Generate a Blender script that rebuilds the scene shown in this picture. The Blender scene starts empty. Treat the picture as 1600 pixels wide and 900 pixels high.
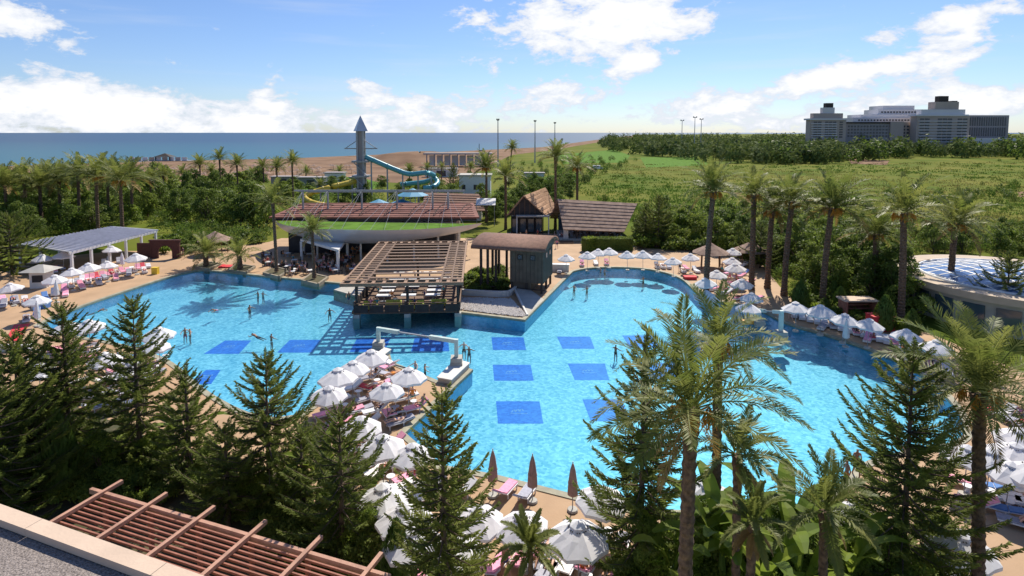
import bpy, bmesh, math, random
import numpy as np
from mathutils import Vector, Matrix, Euler
from math import radians as R, sin, cos, pi, tan, atan2, hypot

random.seed(7); rng = np.random.default_rng(7)
sc = bpy.context.scene
col = sc.collection

# ------------------------------------------------------------------ camera, light, sky
FPX, CX, CY, YH, CAMZ = 900.0, 800.0, 278.0, 207.0, 20.0      # CY: the optical axis meets the picture above its middle (lens shift)
PITCH = math.atan((CY - YH) / FPX)
cam_d = bpy.data.cameras.new('camera'); cam = bpy.data.objects.new('camera', cam_d); col.objects.link(cam)
cam.location = (0, 0, CAMZ); cam.rotation_euler = (pi / 2 - PITCH, 0, 0)
cam_d.sensor_width = 36; cam_d.lens = 36 * FPX / 1600; cam_d.shift_y = (CY - 450) / 1600; cam_d.clip_start = 0.1; cam_d.clip_end = 60000
sc.camera = cam
SUN_EL, SUN_AZ = R(48), R(20)          # azimuth clockwise from +Y
sd = bpy.data.lights.new('sun', 'SUN'); so = bpy.data.objects.new('sun', sd); col.objects.link(so)
sd.energy = 4.2; sd.angle = R(0.5); sd.color = (1, .925, .80)
so.rotation_euler = (pi / 2 - SUN_EL, 0, pi - SUN_AZ)
so.location = (30, 60, 80)
sc.view_settings.view_transform = 'Standard'; sc.view_settings.look = 'None'
sc.view_settings.exposure = 0.6; sc.view_settings.gamma = 1
sc.cycles.max_bounces = 8; sc.cycles.transparent_max_bounces = 16
sc.cycles.use_denoising = True

_F = Vector((0, cos(PITCH), -sin(PITCH))); _U = Vector((0, sin(PITCH), cos(PITCH))); _X = Vector((1, 0, 0))
def ray(px, py): return _X * ((px - CX) / FPX) + _U * ((CY - py) / FPX) + _F
def G(px, py, z=0.0):                  # photo pixel -> point on the level plane z
    d = ray(px, py); return Vector((0, 0, CAMZ)) + d * ((z - CAMZ) / d.z)
def HY(px, py, Y):                     # photo pixel -> point at distance Y
    d = ray(px, py); return Vector((0, 0, CAMZ)) + d * (Y / d.y)
def azel(px, py):
    d = ray(px, py).normalized(); return atan2(d.x, d.y), math.asin(d.z)

def make_world():
    w = bpy.data.worlds.new('World'); sc.world = w; w.use_nodes = True
    nt = w.node_tree; N = nt.nodes; L = nt.links; N.clear()
    def val(x):
        return x
    def M(op, a, b=None, c=None, clamp=False):
        n = N.new('ShaderNodeMath'); n.operation = op; n.use_clamp = clamp
        for i, x in enumerate((a, b, c)):
            if x is None: continue
            if isinstance(x, (int, float)): n.inputs[i].default_value = x
            else: L.new(x, n.inputs[i])
        return n.outputs[0]
    def sstep(x, a, b):
        n = N.new('ShaderNodeMapRange'); n.interpolation_type = 'SMOOTHSTEP'
        L.new(x, n.inputs[0]); n.inputs[1].default_value = a; n.inputs[2].default_value = b
        n.inputs[3].default_value = 0; n.inputs[4].default_value = 1; return n.outputs[0]
    sky = N.new('ShaderNodeTexSky'); sky.sky_type = 'NISHITA'; sky.sun_disc = False
    sky.sun_elevation = SUN_EL; sky.sun_rotation = SUN_AZ
    sky.air_density = 1.0; sky.dust_density = 0.25; sky.ozone_density = 3.0
    tc = N.new('ShaderNodeTexCoord'); sep = N.new('ShaderNodeSeparateXYZ'); L.new(tc.outputs['Generated'], sep.inputs[0])
    x, y, z = sep.outputs
    az = M('ARCTAN2', x, y); el = M('ARCSINE', z)
    mp = N.new('ShaderNodeMapping'); mp.inputs['Scale'].default_value = (1, 1, 2.1); L.new(tc.outputs['Generated'], mp.inputs[0])
    def noise(sc_, det, ro=.55, dist=0.):
        n = N.new('ShaderNodeTexNoise'); n.inputs['Scale'].default_value = sc_; n.inputs['Detail'].default_value = det
        n.inputs['Roughness'].default_value = ro; n.inputs['Distortion'].default_value = dist; L.new(mp.outputs[0], n.inputs['Vector']); return n.outputs[0]
    n1 = noise(14, 10, .62, .3); n2 = noise(42, 7, .65)
    cover = M('MULTIPLY', sstep(el, R(6.0), R(0.6)), M('MULTIPLY_ADD', sstep(az, R(6), R(-8)), .27, .16))
    clouds = [(870, 45, 165, 50, 0, .62), (985, 25, 75, 42, 0, .5), (1000, 98, 42, 15, 12, .45), (1440, 95, 85, 22, 10, .66), (1260, 128, 75, 15, 8, .5), (1345, 112, 60, 12, 10, .4),
              (1400, 150, 75, 18, 8, .56), (1090, 153, 50, 20, 0, .56), (1120, 175, 65, 14, 12, .54), (1530, 22, 110, 20, 16, .54), (1080, 33, 60, 16, 15, .3),
              (60, 50, 80, 20, -4, .4), (10, 15, 50, 18, 0, .35), (40, 140, 60, 35, 0, .35), (175, 160, 55, 28, 0, .35), (270, 98, 22, 8, -10, .3), (940, 150, 60, 16, 12, .52), (860, 150, 60, 20, 12, .42), (1000, 98, 45, 16, 14, .3),
              (700, 150, 140, 26, 8, .28), (560, 125, 60, 18, 8, .28), (1560, 160, 60, 22, 10, .54), (1380, 55, 60, 12, 20, .22), (1210, 192, 70, 12, 10, .46), (410, 150, 40, 20, 10, .25), (300, 180, 330, 26, 0, .22)]
    tot = cover
    for (px, py, rx, ry, rot, amp) in clouds:
        a0, e0 = azel(px, py); k = FPX
        da = M('SUBTRACT', az, a0); de = M('SUBTRACT', el, e0)
        c, s = cos(R(rot)), sin(R(rot))
        p = M('MULTIPLY', M('ADD', M('MULTIPLY', da, c), M('MULTIPLY', de, s)), k / rx)
        q = M('MULTIPLY', M('SUBTRACT', M('MULTIPLY', de, c), M('MULTIPLY', da, s)), k / ry)
        r2 = M('ADD', M('MULTIPLY', p, p), M('MULTIPLY', q, q))
        tot = M('ADD', tot, M('MULTIPLY', M('EXPONENT', M('MULTIPLY', r2, -1.0)), amp))
    f = M('ADD', M('ADD', M('MULTIPLY', n1, 1.55), M('MULTIPLY', n2, .60)), M('SUBTRACT', M('MULTIPLY', tot, .88), .93))
    mask = M('MULTIPLY', sstep(f, .38, .60), .96)
    # thin streaks of cirrus
    mp2 = N.new('ShaderNodeMapping'); mp2.inputs['Rotation'].default_value = (0, R(12), 0); mp2.inputs['Scale'].default_value = (2, 2, 22); L.new(tc.outputs['Generated'], mp2.inputs[0])
    nc = N.new('ShaderNodeTexNoise'); nc.inputs['Scale'].default_value = 1.6; nc.inputs['Detail'].default_value = 6; L.new(mp2.outputs[0], nc.inputs['Vector'])
    cir = M('MULTIPLY', sstep(nc.outputs[0], .5, .78), .28)
    mask = M('MAXIMUM', mask, cir)
    tint = N.new('ShaderNodeMix'); tint.data_type = 'RGBA'; tint.blend_type = 'MULTIPLY'; tint.inputs[0].default_value = 1
    L.new(sky.outputs[0], tint.inputs[6]); tint.inputs[7].default_value = (.59, .665, .84, 1)
    cr = N.new('ShaderNodeMix'); cr.data_type = 'RGBA'; L.new(sstep(f, .45, .85), cr.inputs[0])
    cr.inputs[6].default_value = (4.9, 5.3, 6.0, 1); cr.inputs[7].default_value = (6.9, 6.9, 7.0, 1)
    mx = N.new('ShaderNodeMix'); mx.data_type = 'RGBA'; L.new(mask, mx.inputs[0]); L.new(tint.outputs[2], mx.inputs[6]); L.new(cr.outputs[2], mx.inputs[7])
    bg = N.new('ShaderNodeBackground'); bg.inputs[1].default_value = .1; L.new(mx.outputs[2], bg.inputs[0])
    out = N.new('ShaderNodeOutputWorld'); L.new(bg.outputs[0], out.inputs[0])
make_world()

# ------------------------------------------------------------------ materials
MATS = {}
def mat(name, c, rough=.7, var=.12, scale=3., bump=0., bscale=None, c2=None, metal=0., transl=0., objvar=0., spec=.5, world=False, detail=4):
    if name in MATS: return MATS[name]
    m = bpy.data.materials.new(name); m.use_nodes = True; nt = m.node_tree; N = nt.nodes; L = nt.links
    b = N['Principled BSDF']; b.inputs['Roughness'].default_value = rough; b.inputs['Metallic'].default_value = metal
    b.inputs['Specular IOR Level'].default_value = spec
    if world:
        g = N.new('ShaderNodeNewGeometry'); vec = g.outputs['Position']
    else:
        t = N.new('ShaderNodeTexCoord'); vec = t.outputs['Object']
    n = N.new('ShaderNodeTexNoise'); n.inputs['Scale'].default_value = scale; n.inputs['Detail'].default_value = detail; L.new(vec, n.inputs['Vector'])
    rp = N.new('ShaderNodeMapRange'); L.new(n.outputs[0], rp.inputs[0]); rp.inputs[1].default_value = .32; rp.inputs[2].default_value = .68
    mx = N.new('ShaderNodeMix'); mx.data_type = 'RGBA'; L.new(rp.outputs[0], mx.inputs[0])
    if c2 is None:
        lo = [x * (1 - var) for x in c]; hi = [min(1, x * (1 + var)) for x in c]
    else: lo, hi = c, c2
    mx.inputs[6].default_value = (*lo, 1); mx.inputs[7].default_value = (*hi, 1)
    colr = mx.outputs[2]
    if objvar:
        oi = N.new('ShaderNodeObjectInfo'); hs = N.new('ShaderNodeHueSaturation'); L.new(colr, hs.inputs['Color'])
        a = N.new('ShaderNodeMapRange'); L.new(oi.outputs['Random'], a.inputs[0]); a.inputs[3].default_value = 1 - objvar; a.inputs[4].default_value = 1 + objvar; L.new(a.outputs[0], hs.inputs['Value'])
        a2 = N.new('ShaderNodeMapRange'); L.new(oi.outputs['Random'], a2.inputs[0]); a2.inputs[3].default_value = .5 + objvar * .06; a2.inputs[4].default_value = .5 - objvar * .06; L.new(a2.outputs[0], hs.inputs['Hue'])
        colr = hs.outputs[0]
    L.new(colr, b.inputs['Base Color'])
    if bump:
        n2 = N.new('ShaderNodeTexNoise'); n2.inputs['Scale'].default_value = bscale or scale * 4; n2.inputs['Detail'].default_value = 3; L.new(vec, n2.inputs['Vector'])
        bp = N.new('ShaderNodeBump'); bp.inputs['Strength'].default_value = bump; bp.inputs['Distance'].default_value = .05; L.new(n2.outputs[0], bp.inputs['Height']); L.new(bp.outputs[0], b.inputs['Normal'])
    if transl:
        tr = N.new('ShaderNodeBsdfTranslucent'); L.new(colr, tr.inputs[0]); ms = N.new('ShaderNodeMixShader'); ms.inputs[0].default_value = transl
        L.new(b.outputs[0], ms.inputs[1]); L.new(tr.outputs[0], ms.inputs[2]); L.new(ms.outputs[0], N['Material Output'].inputs[0])
    MATS[name] = m; return m

M_deck = mat('deck_paving', (.37, .235, .13), .8, c2=(.47, .305, .175), scale=.35, detail=10, bump=.15, bscale=8, world=True)
M_soil = mat('planted_soil', (.05, .055, .02), .95, c2=(.11, .085, .045), scale=1.2, bump=.4, bscale=6, world=True)
M_land = mat('scrub_land', (.075, .12, .012), .95, spec=.05, c2=(.17, .165, .032), scale=.03, bump=.6, bscale=1.2, world=True, detail=9)
M_sand = mat('beach_sand', (.16, .10, .065), .95, spec=.05, c2=(.29, .19, .125), scale=.05, bump=.3, bscale=.6, world=True, detail=7)
M_stone = mat('edge_stone', (.30, .28, .20), .75, .2, 1.5, .2, 10, world=True)
M_white = mat('white_paint', (.72, .72, .72), .5, .05, 2)
M_offw = mat('off_white_wall', (.62, .60, .56), .7, .08, 1)
M_canvas = mat('white_canvas', (.78, .77, .78), .8, .05, 2, transl=.22, bump=.06, bscale=9)
M_taupe = mat('taupe_canvas', (.30, .20, .17), .85, .12, 4, bump=.1)
M_plastic = mat('white_plastic', (.70, .70, .72), .4, .05, 4)
M_pink = mat('pink_towel', (.80, .33, .45), .9, .12, 5, objvar=.15)
M_greyc = mat('grey_cushion', (.34, .34, .40), .9, .15, 5, objvar=.2)
M_towels = [M_pink, M_plastic, M_greyc, mat('white_towel', (.78, .76, .76), .9, .06, 5), mat('red_towel', (.55, .06, .08), .9, .1, 5), mat('blue_towel', (.10, .22, .5), .9, .1, 5)]
TOWN = ['pink', 'bare white', 'grey', 'white', 'red', 'blue']
M_wood = mat('brown_wood', (.15, .085, .05), .75, .25, 3, .2, 14)
M_woodl = mat('light_brown_wood', (.27, .16, .095), .7, .2, 3, .2, 14)
M_redwood = mat('red_brown_timber', (.30, .115, .075), .65, .22, 2.5, .2, 18)
M_redwood2 = mat('pale_red_timber', (.42, .23, .16), .65, .18, 2.5, .2, 18)
M_darkw = mat('dark_timber', (.045, .035, .03), .8, .25, 3)
M_greenw = mat('grey_green_cladding', (.115, .095, .07), .8, .18, 1.3, .15, 9)
M_shing = mat('brown_shingle', (.23, .12, .08), .85, .22, 2.2, .35, 7)
M_thatch = mat('reed_thatch', (.36, .20, .11), .95, c2=(.52, .31, .18), scale=1.5, bump=.5, bscale=8)
M_thatch2 = mat('greyed_reed_thatch', (.20, .13, .10), .95, c2=(.36, .25, .19), scale=1.2, bump=.5, bscale=8)
M_tile = mat('red_brown_roof_tile', (.20, .075, .055), .85, .25, .8, .3, 5)
M_lawn = mat('lawn', (.10, .19, .03), .95, spec=.05, var=.25, scale=.5, bump=.3, bscale=6, world=True)
M_steel = mat('grey_steel', (.30, .31, .33), .45, .1, 2, metal=.3)
M_zinc = mat('zinc_fascia', (.52, .54, .58), .38, .06, .5, metal=.35)
M_grey = mat('grey_roof_lattice', (.50, .50, .56), .6, .1, 1)
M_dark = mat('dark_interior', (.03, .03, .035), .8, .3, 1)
M_glass = mat('dark_glass', (.06, .10, .13), .08, .1, 1, spec=.8)
M_rim = mat('cream_roof_rim', (.50, .40, .30), .85, .1, 1, .1, 8)
M_plant = mat('planter_stone', (.27, .23, .17), .9, .2, 2, .2, 9)
M_conc = mat('pale_concrete', (.42, .40, .36), .85, .12, 1, .15, 8)
M_coping = mat('roof_coping', (.58, .44, .33), .8, .08, 1.2, .1, 20)
M_gravel = mat('roof_gravel', (.12, .10, .09), .95, c2=(.36, .31, .28), scale=38, bump=.6, bscale=40, detail=2)
M_pebble = mat('white_pebble', (.52, .48, .44), .8, .2, 6, objvar=.1)
M_aqua = mat('aqua_fibreglass', (.09, .33, .38), .3, .08, .5)
M_yell = mat('yellow_fibreglass', (.62, .45, .06), .35, .08, .5)
M_bluet = mat('blue_tent', (.07, .27, .42), .7, .08, .5)
M_red = mat('red_cloth', (.62, .035, .045), .75, .08, 3)
M_lime = mat('lime_upholstery', (.42, .48, .08), .8, .1, 3)
M_orange = mat('orange_plastic', (.75, .33, .03), .5, .1, 3)
M_yellow = mat('yellow_plastic', (.75, .52, .04), .5, .1, 3)
M_pipe = mat('pale_green_pipe', (.50, .60, .56), .45, .08, 2)
M_bark = mat('grey_brown_bark', (.12, .085, .06), .95, .3, 4, .6, 10)
M_palmtr = mat('palm_trunk', (.07, .042, .028), .95, c2=(.20, .125, .08), scale=6, bump=.9, bscale=9)
M_pine = mat('norfolk_pine_needles', (.11, .15, .03), .6, spec=.2, c2=(.235, .27, .06), scale=.8, transl=.48, objvar=.12)
M_frond = mat('palm_frond', (.125, .165, .03), .5, spec=.3, c2=(.25, .26, .07), scale=.9, transl=.5, objvar=.12)
M_fdry = mat('dry_palm_frond', (.30, .19, .06), .8, .25, 2, transl=.25)
M_fruit = mat('orange_date_stalk', (.50, .22, .02), .7, .2, 4)
M_leafA = mat('dark_leaf', (.085, .13, .024), .55, spec=.2, c2=(.18, .24, .048), scale=.7, transl=.48, objvar=.2)
M_leafB = mat('mid_leaf', (.12, .18, .028), .55, spec=.2, c2=(.23, .29, .052), scale=.8, transl=.48, objvar=.2)
M_leafC = mat('bright_leaf', (.14, .22, .022), .5, spec=.25, c2=(.27, .33, .05), scale=1., transl=.5, objvar=.15)
M_leafFar = mat('far_leaf', (.085, .12, .034), .8, spec=.05, c2=(.16, .20, .055), scale=.05, transl=.2)
M_cyp = mat('cypress_leaf', (.065, .12, .018), .6, c2=(.14, .21, .03), scale=2, transl=.25, objvar=.15)
M_hotel = mat('hotel_render', (.44, .36, .31), .85, .08, .05)
M_hotel2 = mat('hotel_grey_render', (.33, .30, .30), .85, .08, .05)
M_hotelw = mat('hotel_pale_bands', (.66, .64, .64), .8, .06, .05)
M_win = mat('hotel_window', (.06, .065, .08), .2, .2, .1)
M_skins = [mat('skin_tan', (.48, .25, .15), .6, .06, 8), mat('skin_fair', (.66, .40, .29), .6, .06, 8), mat('skin_brown', (.28, .14, .08), .6, .06, 8)]
M_hairs = [mat('hair_dark', (.02, .014, .01), .6, .2, 20), mat('hair_brown', (.09, .05, .025), .6, .2, 20), mat('hair_blond', (.40, .28, .13), .6, .2, 20)]
CLOTH = [('black', (.02, .02, .022)), ('navy', (.03, .05, .16)), ('red', (.5, .04, .05)), ('white', (.75, .75, .75)), ('pink', (.7, .25, .4)), ('teal', (.04, .3, .32)), ('orange', (.7, .25, .04)), ('grey', (.3, .3, .32))]
M_cloth = [mat(n + '_fabric', c, .85, .1, 6) for n, c in CLOTH]

def caustic_mosaic_mat(name, c_lo, c_hi, tile=.21):  # blue mosaic; its cell speckle paints caustic light spots into the colour
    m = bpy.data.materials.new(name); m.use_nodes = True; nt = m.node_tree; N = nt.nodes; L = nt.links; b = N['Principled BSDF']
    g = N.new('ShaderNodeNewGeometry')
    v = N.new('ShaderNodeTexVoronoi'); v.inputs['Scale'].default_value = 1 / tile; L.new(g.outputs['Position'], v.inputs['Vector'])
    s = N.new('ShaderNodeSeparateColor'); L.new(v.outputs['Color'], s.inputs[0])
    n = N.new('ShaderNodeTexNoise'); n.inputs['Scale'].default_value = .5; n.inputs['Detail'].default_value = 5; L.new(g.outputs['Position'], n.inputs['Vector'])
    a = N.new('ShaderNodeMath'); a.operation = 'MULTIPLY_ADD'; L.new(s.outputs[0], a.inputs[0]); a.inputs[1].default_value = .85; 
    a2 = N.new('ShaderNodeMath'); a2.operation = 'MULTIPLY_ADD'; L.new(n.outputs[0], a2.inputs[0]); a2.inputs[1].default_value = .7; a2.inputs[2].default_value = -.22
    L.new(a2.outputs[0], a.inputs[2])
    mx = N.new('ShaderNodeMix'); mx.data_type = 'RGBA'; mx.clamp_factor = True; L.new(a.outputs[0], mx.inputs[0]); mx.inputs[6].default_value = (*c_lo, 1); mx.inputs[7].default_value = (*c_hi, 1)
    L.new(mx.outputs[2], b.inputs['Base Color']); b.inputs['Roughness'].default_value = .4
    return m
M_pool = caustic_mosaic_mat('pale_blue_caustic_mosaic', (.17, .39, .53), (.66, .75, .82))
M_poolsq = caustic_mosaic_mat('royal_blue_caustic_mosaic', (.03, .11, .54), (.10, .23, .74))
M_poolem = caustic_mosaic_mat('grey_caustic_mosaic', (.25, .30, .60), (.45, .45, .72))
M_poolwall = caustic_mosaic_mat('blue_wall_caustic_mosaic', (.10, .36, .60), (.24, .52, .72))

def water_mat(name, tint, bscale, bstr, rough, body=None):
    m = bpy.data.materials.new(name); m.use_nodes = True; nt = m.node_tree; N = nt.nodes; L = nt.links; N.clear()
    out = N.new('ShaderNodeOutputMaterial'); g = N.new('ShaderNodeNewGeometry')
    n = N.new('ShaderNodeTexNoise'); n.inputs['Scale'].default_value = bscale; n.inputs['Detail'].default_value = 4; n.inputs['Distortion'].default_value = .4; L.new(g.outputs['Position'], n.inputs['Vector'])
    bp = N.new('ShaderNodeBump'); bp.inputs['Strength'].default_value = bstr; bp.inputs['Distance'].default_value = .1; L.new(n.outputs[0], bp.inputs['Height'])
    if body:
        b = N.new('ShaderNodeBsdfPrincipled'); n2 = N.new('ShaderNodeTexNoise'); n2.inputs['Scale'].default_value = .004; n2.inputs['Detail'].default_value = 8
        mp = N.new('ShaderNodeMapping'); mp.inputs['Scale'].default_value = (1, 2.5, 1); L.new(g.outputs['Position'], mp.inputs[0]); L.new(mp.outputs[0], n2.inputs['Vector'])
        mx = N.new('ShaderNodeMix'); mx.data_type = 'RGBA'; L.new(n2.outputs[0], mx.inputs[0]); mx.inputs[6].default_value = (*body[0], 1); mx.inputs[7].default_value = (*body[1], 1)
        sp = N.new('ShaderNodeSeparateXYZ'); L.new(g.outputs['Position'], sp.inputs[0])   # shallow water over sand is greener near the shore
        mr = N.new('ShaderNodeMapRange'); L.new(sp.outputs[1], mr.inputs[0]); mr.inputs[1].default_value = 380; mr.inputs[2].default_value = 1500
        m2 = N.new('ShaderNodeMix'); m2.data_type = 'RGBA'; L.new(mr.outputs[0], m2.inputs[0]); m2.inputs[6].default_value = (*body[2], 1); L.new(mx.outputs[2], m2.inputs[7])
        # whitecaps
        n3 = N.new('ShaderNodeTexNoise'); n3.inputs['Scale'].default_value = .09; n3.inputs['Detail'].default_value = 6; n3.inputs['Roughness'].default_value = .7
        mp3 = N.new('ShaderNodeMapping'); mp3.inputs['Scale'].default_value = (.35, 1, 1); L.new(g.outputs['Position'], mp3.inputs[0]); L.new(mp3.outputs[0], n3.inputs['Vector'])
        r3 = N.new('ShaderNodeMapRange'); L.new(n3.outputs[0], r3.inputs[0]); r3.inputs[1].default_value = .69; r3.inputs[2].default_value = .78
        m3 = N.new('ShaderNodeMix'); m3.data_type = 'RGBA'; L.new(r3.outputs[0], m3.inputs[0]); L.new(m2.outputs[2], m3.inputs[6]); m3.inputs[7].default_value = (.6, .65, .68, 1)
        L.new(m3.outputs[2], b.inputs['Base Color']); b.inputs['Roughness'].default_value = rough; b.inputs['Specular IOR Level'].default_value = .16; L.new(bp.outputs[0], b.inputs['Normal']); L.new(b.outputs[0], out.inputs[0])
    else:
        fr = N.new('ShaderNodeFresnel'); fr.inputs[0].default_value = 1.33; L.new(bp.outputs[0], fr.inputs[1])
        t = N.new('ShaderNodeBsdfTransparent'); t.inputs[0].default_value = (*tint, 1)
        gl = N.new('ShaderNodeBsdfGlossy'); gl.inputs['Roughness'].default_value = rough; L.new(bp.outputs[0], gl.inputs['Normal'])
        mx = N.new('ShaderNodeMixShader'); L.new(fr.outputs[0], mx.inputs[0]); L.new(t.outputs[0], mx.inputs[1]); L.new(gl.outputs[0], mx.inputs[2]); L.new(mx.outputs[0], out.inputs[0])
    return m
M_water = water_mat('pool_water', (.50, .84, .93), 2.2, .32, .03)
M_sea = water_mat('sea_water', None, .05, .35, .35, ((.010, .040, .088), (.014, .056, .108), (.026, .115, .145)))

# ------------------------------------------------------------------ mesh helpers
class MB:
    def __init__(s): s.v = []; s.f = []; s.m = []
    def add(s, vs, fs, m=0):
        o = len(s.v); s.v += [tuple(p) for p in vs]; s.f += [tuple(i + o for i in f) for f in fs]; s.m += [m] * len(fs); return s
    def box(s, c, d, rz=0, m=0, mx=None):
        x, y, z = d[0] / 2, d[1] / 2, d[2] / 2
        P = [Vector((a, b, e)) for e in (-z, z) for a, b in ((-x, -y), (x, -y), (x, y), (-x, y))]
        q = mx if mx is not None else Matrix.Rotation(rz, 3, 'Z')
        return s.add([Vector(c) + q @ p for p in P], [(3, 2, 1, 0), (4, 5, 6, 7), (0, 1, 5, 4), (1, 2, 6, 5), (2, 3, 7, 6), (3, 0, 4, 7)], m)
    def beam(s, a, b, w, h, m=0):
        a = Vector(a); b = Vector(b); d = (b - a); L = d.length; d.normalize()
        up = Vector((0, 0, 1)) if abs(d.z) < .95 else Vector((0, 1, 0))
        sx = d.cross(up).normalized(); u = sx.cross(d)
        q = Matrix((d, -sx, u)).transposed() if False else Matrix(((d.x, sx.x, u.x), (d.y, sx.y, u.y), (d.z, sx.z, u.z)))
        return s.box((a + b) / 2, (L, w, h), m=m, mx=q) if q.determinant() > 0 else s.box((a + b) / 2, (L, w, h), m=m, mx=Matrix(((d.x, -sx.x, u.x), (d.y, -sx.y, u.y), (d.z, -sx.z, u.z))))
    def tube(s, pts, r, n=8, m=0, cap=True):
        pts = [Vector(p) for p in pts]; k = len(pts); rs = r if isinstance(r, (list, tuple)) else [r] * k
        vs = []; ref = None
        for i, p in enumerate(pts):
            t = (pts[min(i + 1, k - 1)] - pts[max(i - 1, 0)]).normalized()
            a = Vector((1, 0, 0)) if abs(t.x) < .9 else Vector((0, 1, 0))
            e1 = (a - t * a.dot(t)).normalized(); e2 = t.cross(e1)
            vs += [p + (e1 * cos(2 * pi * j / n) + e2 * sin(2 * pi * j / n)) * rs[i] for j in range(n)]
        fs = [(i * n + j, i * n + (j + 1) % n, (i + 1) * n + (j + 1) % n, (i + 1) * n + j) for i in range(k - 1) for j in range(n)]
        if cap: fs += [tuple(range(n - 1, -1, -1)), tuple((k - 1) * n + j for j in range(n))]
        return s.add(vs, fs, m)
    def prism(s, poly, z0, z1, m=0):
        n = len(poly); a = sum(poly[i][0] * poly[(i + 1) % n][1] - poly[(i + 1) % n][0] * poly[i][1] for i in range(n))
        if a < 0: poly = poly[::-1]
        vs = [(p[0], p[1], z0) for p in poly] + [(p[0], p[1], z1) for p in poly]
        fs = [tuple(range(n - 1, -1, -1)), tuple(range(n, 2 * n))] + [(i, (i + 1) % n, n + (i + 1) % n, n + i) for i in range(n)]
        return s.add(vs, fs, m)
    def slab(s, q, t, m=0):               # quad with thickness t along -normal
        q = [Vector(p) for p in q]; nrm = (q[1] - q[0]).cross(q[3] - q[0]).normalized()
        w = [p - nrm * t for p in q]
        return s.add(q + w, [(0, 1, 2, 3), (7, 6, 5, 4), (0, 4, 5, 1), (1, 5, 6, 2), (2, 6, 7, 3), (3, 7, 4, 0)], m)
    def mesh(s, name, mats, smooth=False):
        me = bpy.data.meshes.new(name); me.from_pydata(s.v, [], s.f)
        for x in (mats if isinstance(mats, (list, tuple)) else [mats]): me.materials.append(x)
        if any(s.m): me.polygons.foreach_set('material_index', s.m)
        if smooth: me.polygons.foreach_set('use_smooth', [True] * len(s.f))
        me.update(); return me
    def build(s, name, mats, parent=None, smooth=False, loc=(0, 0, 0), rz=0):
        return link(name, s.mesh(name, mats, smooth), parent, loc, rz)
def link(name, me, parent=None, loc=(0, 0, 0), rz=0, scale=None):
    o = bpy.data.objects.new(name, me); col.objects.link(o); o.parent = parent; o.location = loc; o.rotation_euler = (0, 0, rz)
    if scale is not None: o.scale = scale if not isinstance(scale, (int, float)) else (scale,) * 3
    if parent is not None: KIDS.setdefault(parent.name, []).append(o)
    return o
def tag(o, label, cat, group=None):
    o['label'] = label; o['category'] = cat
    if group: o['group'] = group
    return o
def thing(name, label, cat, loc=(0, 0, 0), rz=0, group=None, scale=None):
    return tag(link(name, None, None, loc, rz, scale), label, cat, group)
def struct(name, me): o = link(name, me); o['kind'] = 'structure'; return o
def copytree(o, loc, rz=0, label=None, group=None, scale=None, parent=None):
    c = o.copy(); col.objects.link(c)
    if parent is None:
        c.location = loc; c.rotation_euler = (0, 0, rz)
        if scale is not None: c.scale = scale if not isinstance(scale, (int, float)) else (scale,) * 3
        if label: c['label'] = label
        if group: c['group'] = group
    else:
        c.parent = parent
        KIDS.setdefault(parent.name, []).append(c)
    for ch in KIDS.get(o.name, ()): copytree(ch, None, parent=c)
    return c
KIDS = {}; USED = set()
def inst(proto, loc, rz=0, label=None, group=None, scale=None):     # the first use moves the original, later ones copy it with its parts
    if proto.name in USED: return copytree(proto, loc, rz, label, group, scale)
    USED.add(proto.name); proto.location = loc; proto.rotation_euler = (0, 0, rz)
    if scale is not None: proto.scale = scale if not isinstance(scale, (int, float)) else (scale,) * 3
    if label: proto['label'] = label
    if group: proto['group'] = group
    return proto
def grid_mesh(name, v, f, m, mats, smooth=False):       # numpy quads -> mesh
    me = bpy.data.meshes.new(name); nv, nf = len(v), len(f); k = f.shape[1]
    me.vertices.add(nv); me.vertices.foreach_set('co', np.asarray(v, np.float32).ravel())
    me.loops.add(nf * k); me.loops.foreach_set('vertex_index', np.asarray(f, np.int32).ravel())
    me.polygons.add(nf); me.polygons.foreach_set('loop_start', np.arange(0, nf * k, k, dtype=np.int32))
    for x in mats: me.materials.append(x)
    if m is not None: me.polygons.foreach_set('material_index', np.asarray(m, np.int32))
    if smooth: me.polygons.foreach_set('use_smooth', np.ones(nf, bool))
    me.update(calc_edges=True); return me
def fill(name, loops, z, m):             # flat sheet: first loop the outline, the others holes
    bm = bmesh.new(); es = []
    for lp in loops:
        vs = [bm.verts.new((p[0], p[1], z)) for p in lp]; es += [bm.edges.new((vs[i], vs[(i + 1) % len(vs)])) for i in range(len(vs))]
    bmesh.ops.triangle_fill(bm, use_beauty=True, use_dissolve=False, edges=es, normal=(0, 0, 1))
    bmesh.ops.recalc_face_normals(bm, faces=bm.faces)
    for f_ in bm.faces:
        if f_.normal.z < 0: f_.normal_flip()
    me = bpy.data.meshes.new(name); bm.to_mesh(me); bm.free(); me.materials.append(m); return me
def chaikin(p, n=2):
    for _ in range(n):
        q = [p[0]]
        for a, b in zip(p[:-1], p[1:]): q += [(a[0] * .75 + b[0] * .25, a[1] * .75 + b[1] * .25), (a[0] * .25 + b[0] * .75, a[1] * .25 + b[1] * .75)]
        p = q + [p[-1]]
    return p
def inside(p, poly):
    x, y = p[0], p[1]; c = False; j = len(poly) - 1
    for i in range(len(poly)):
        xi, yi = poly[i]; xj, yj = poly[j]
        if (yi > y) != (yj > y) and x < (xj - xi) * (y - yi) / (yj - yi) + xi: c = not c
        j = i
    return c
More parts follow.
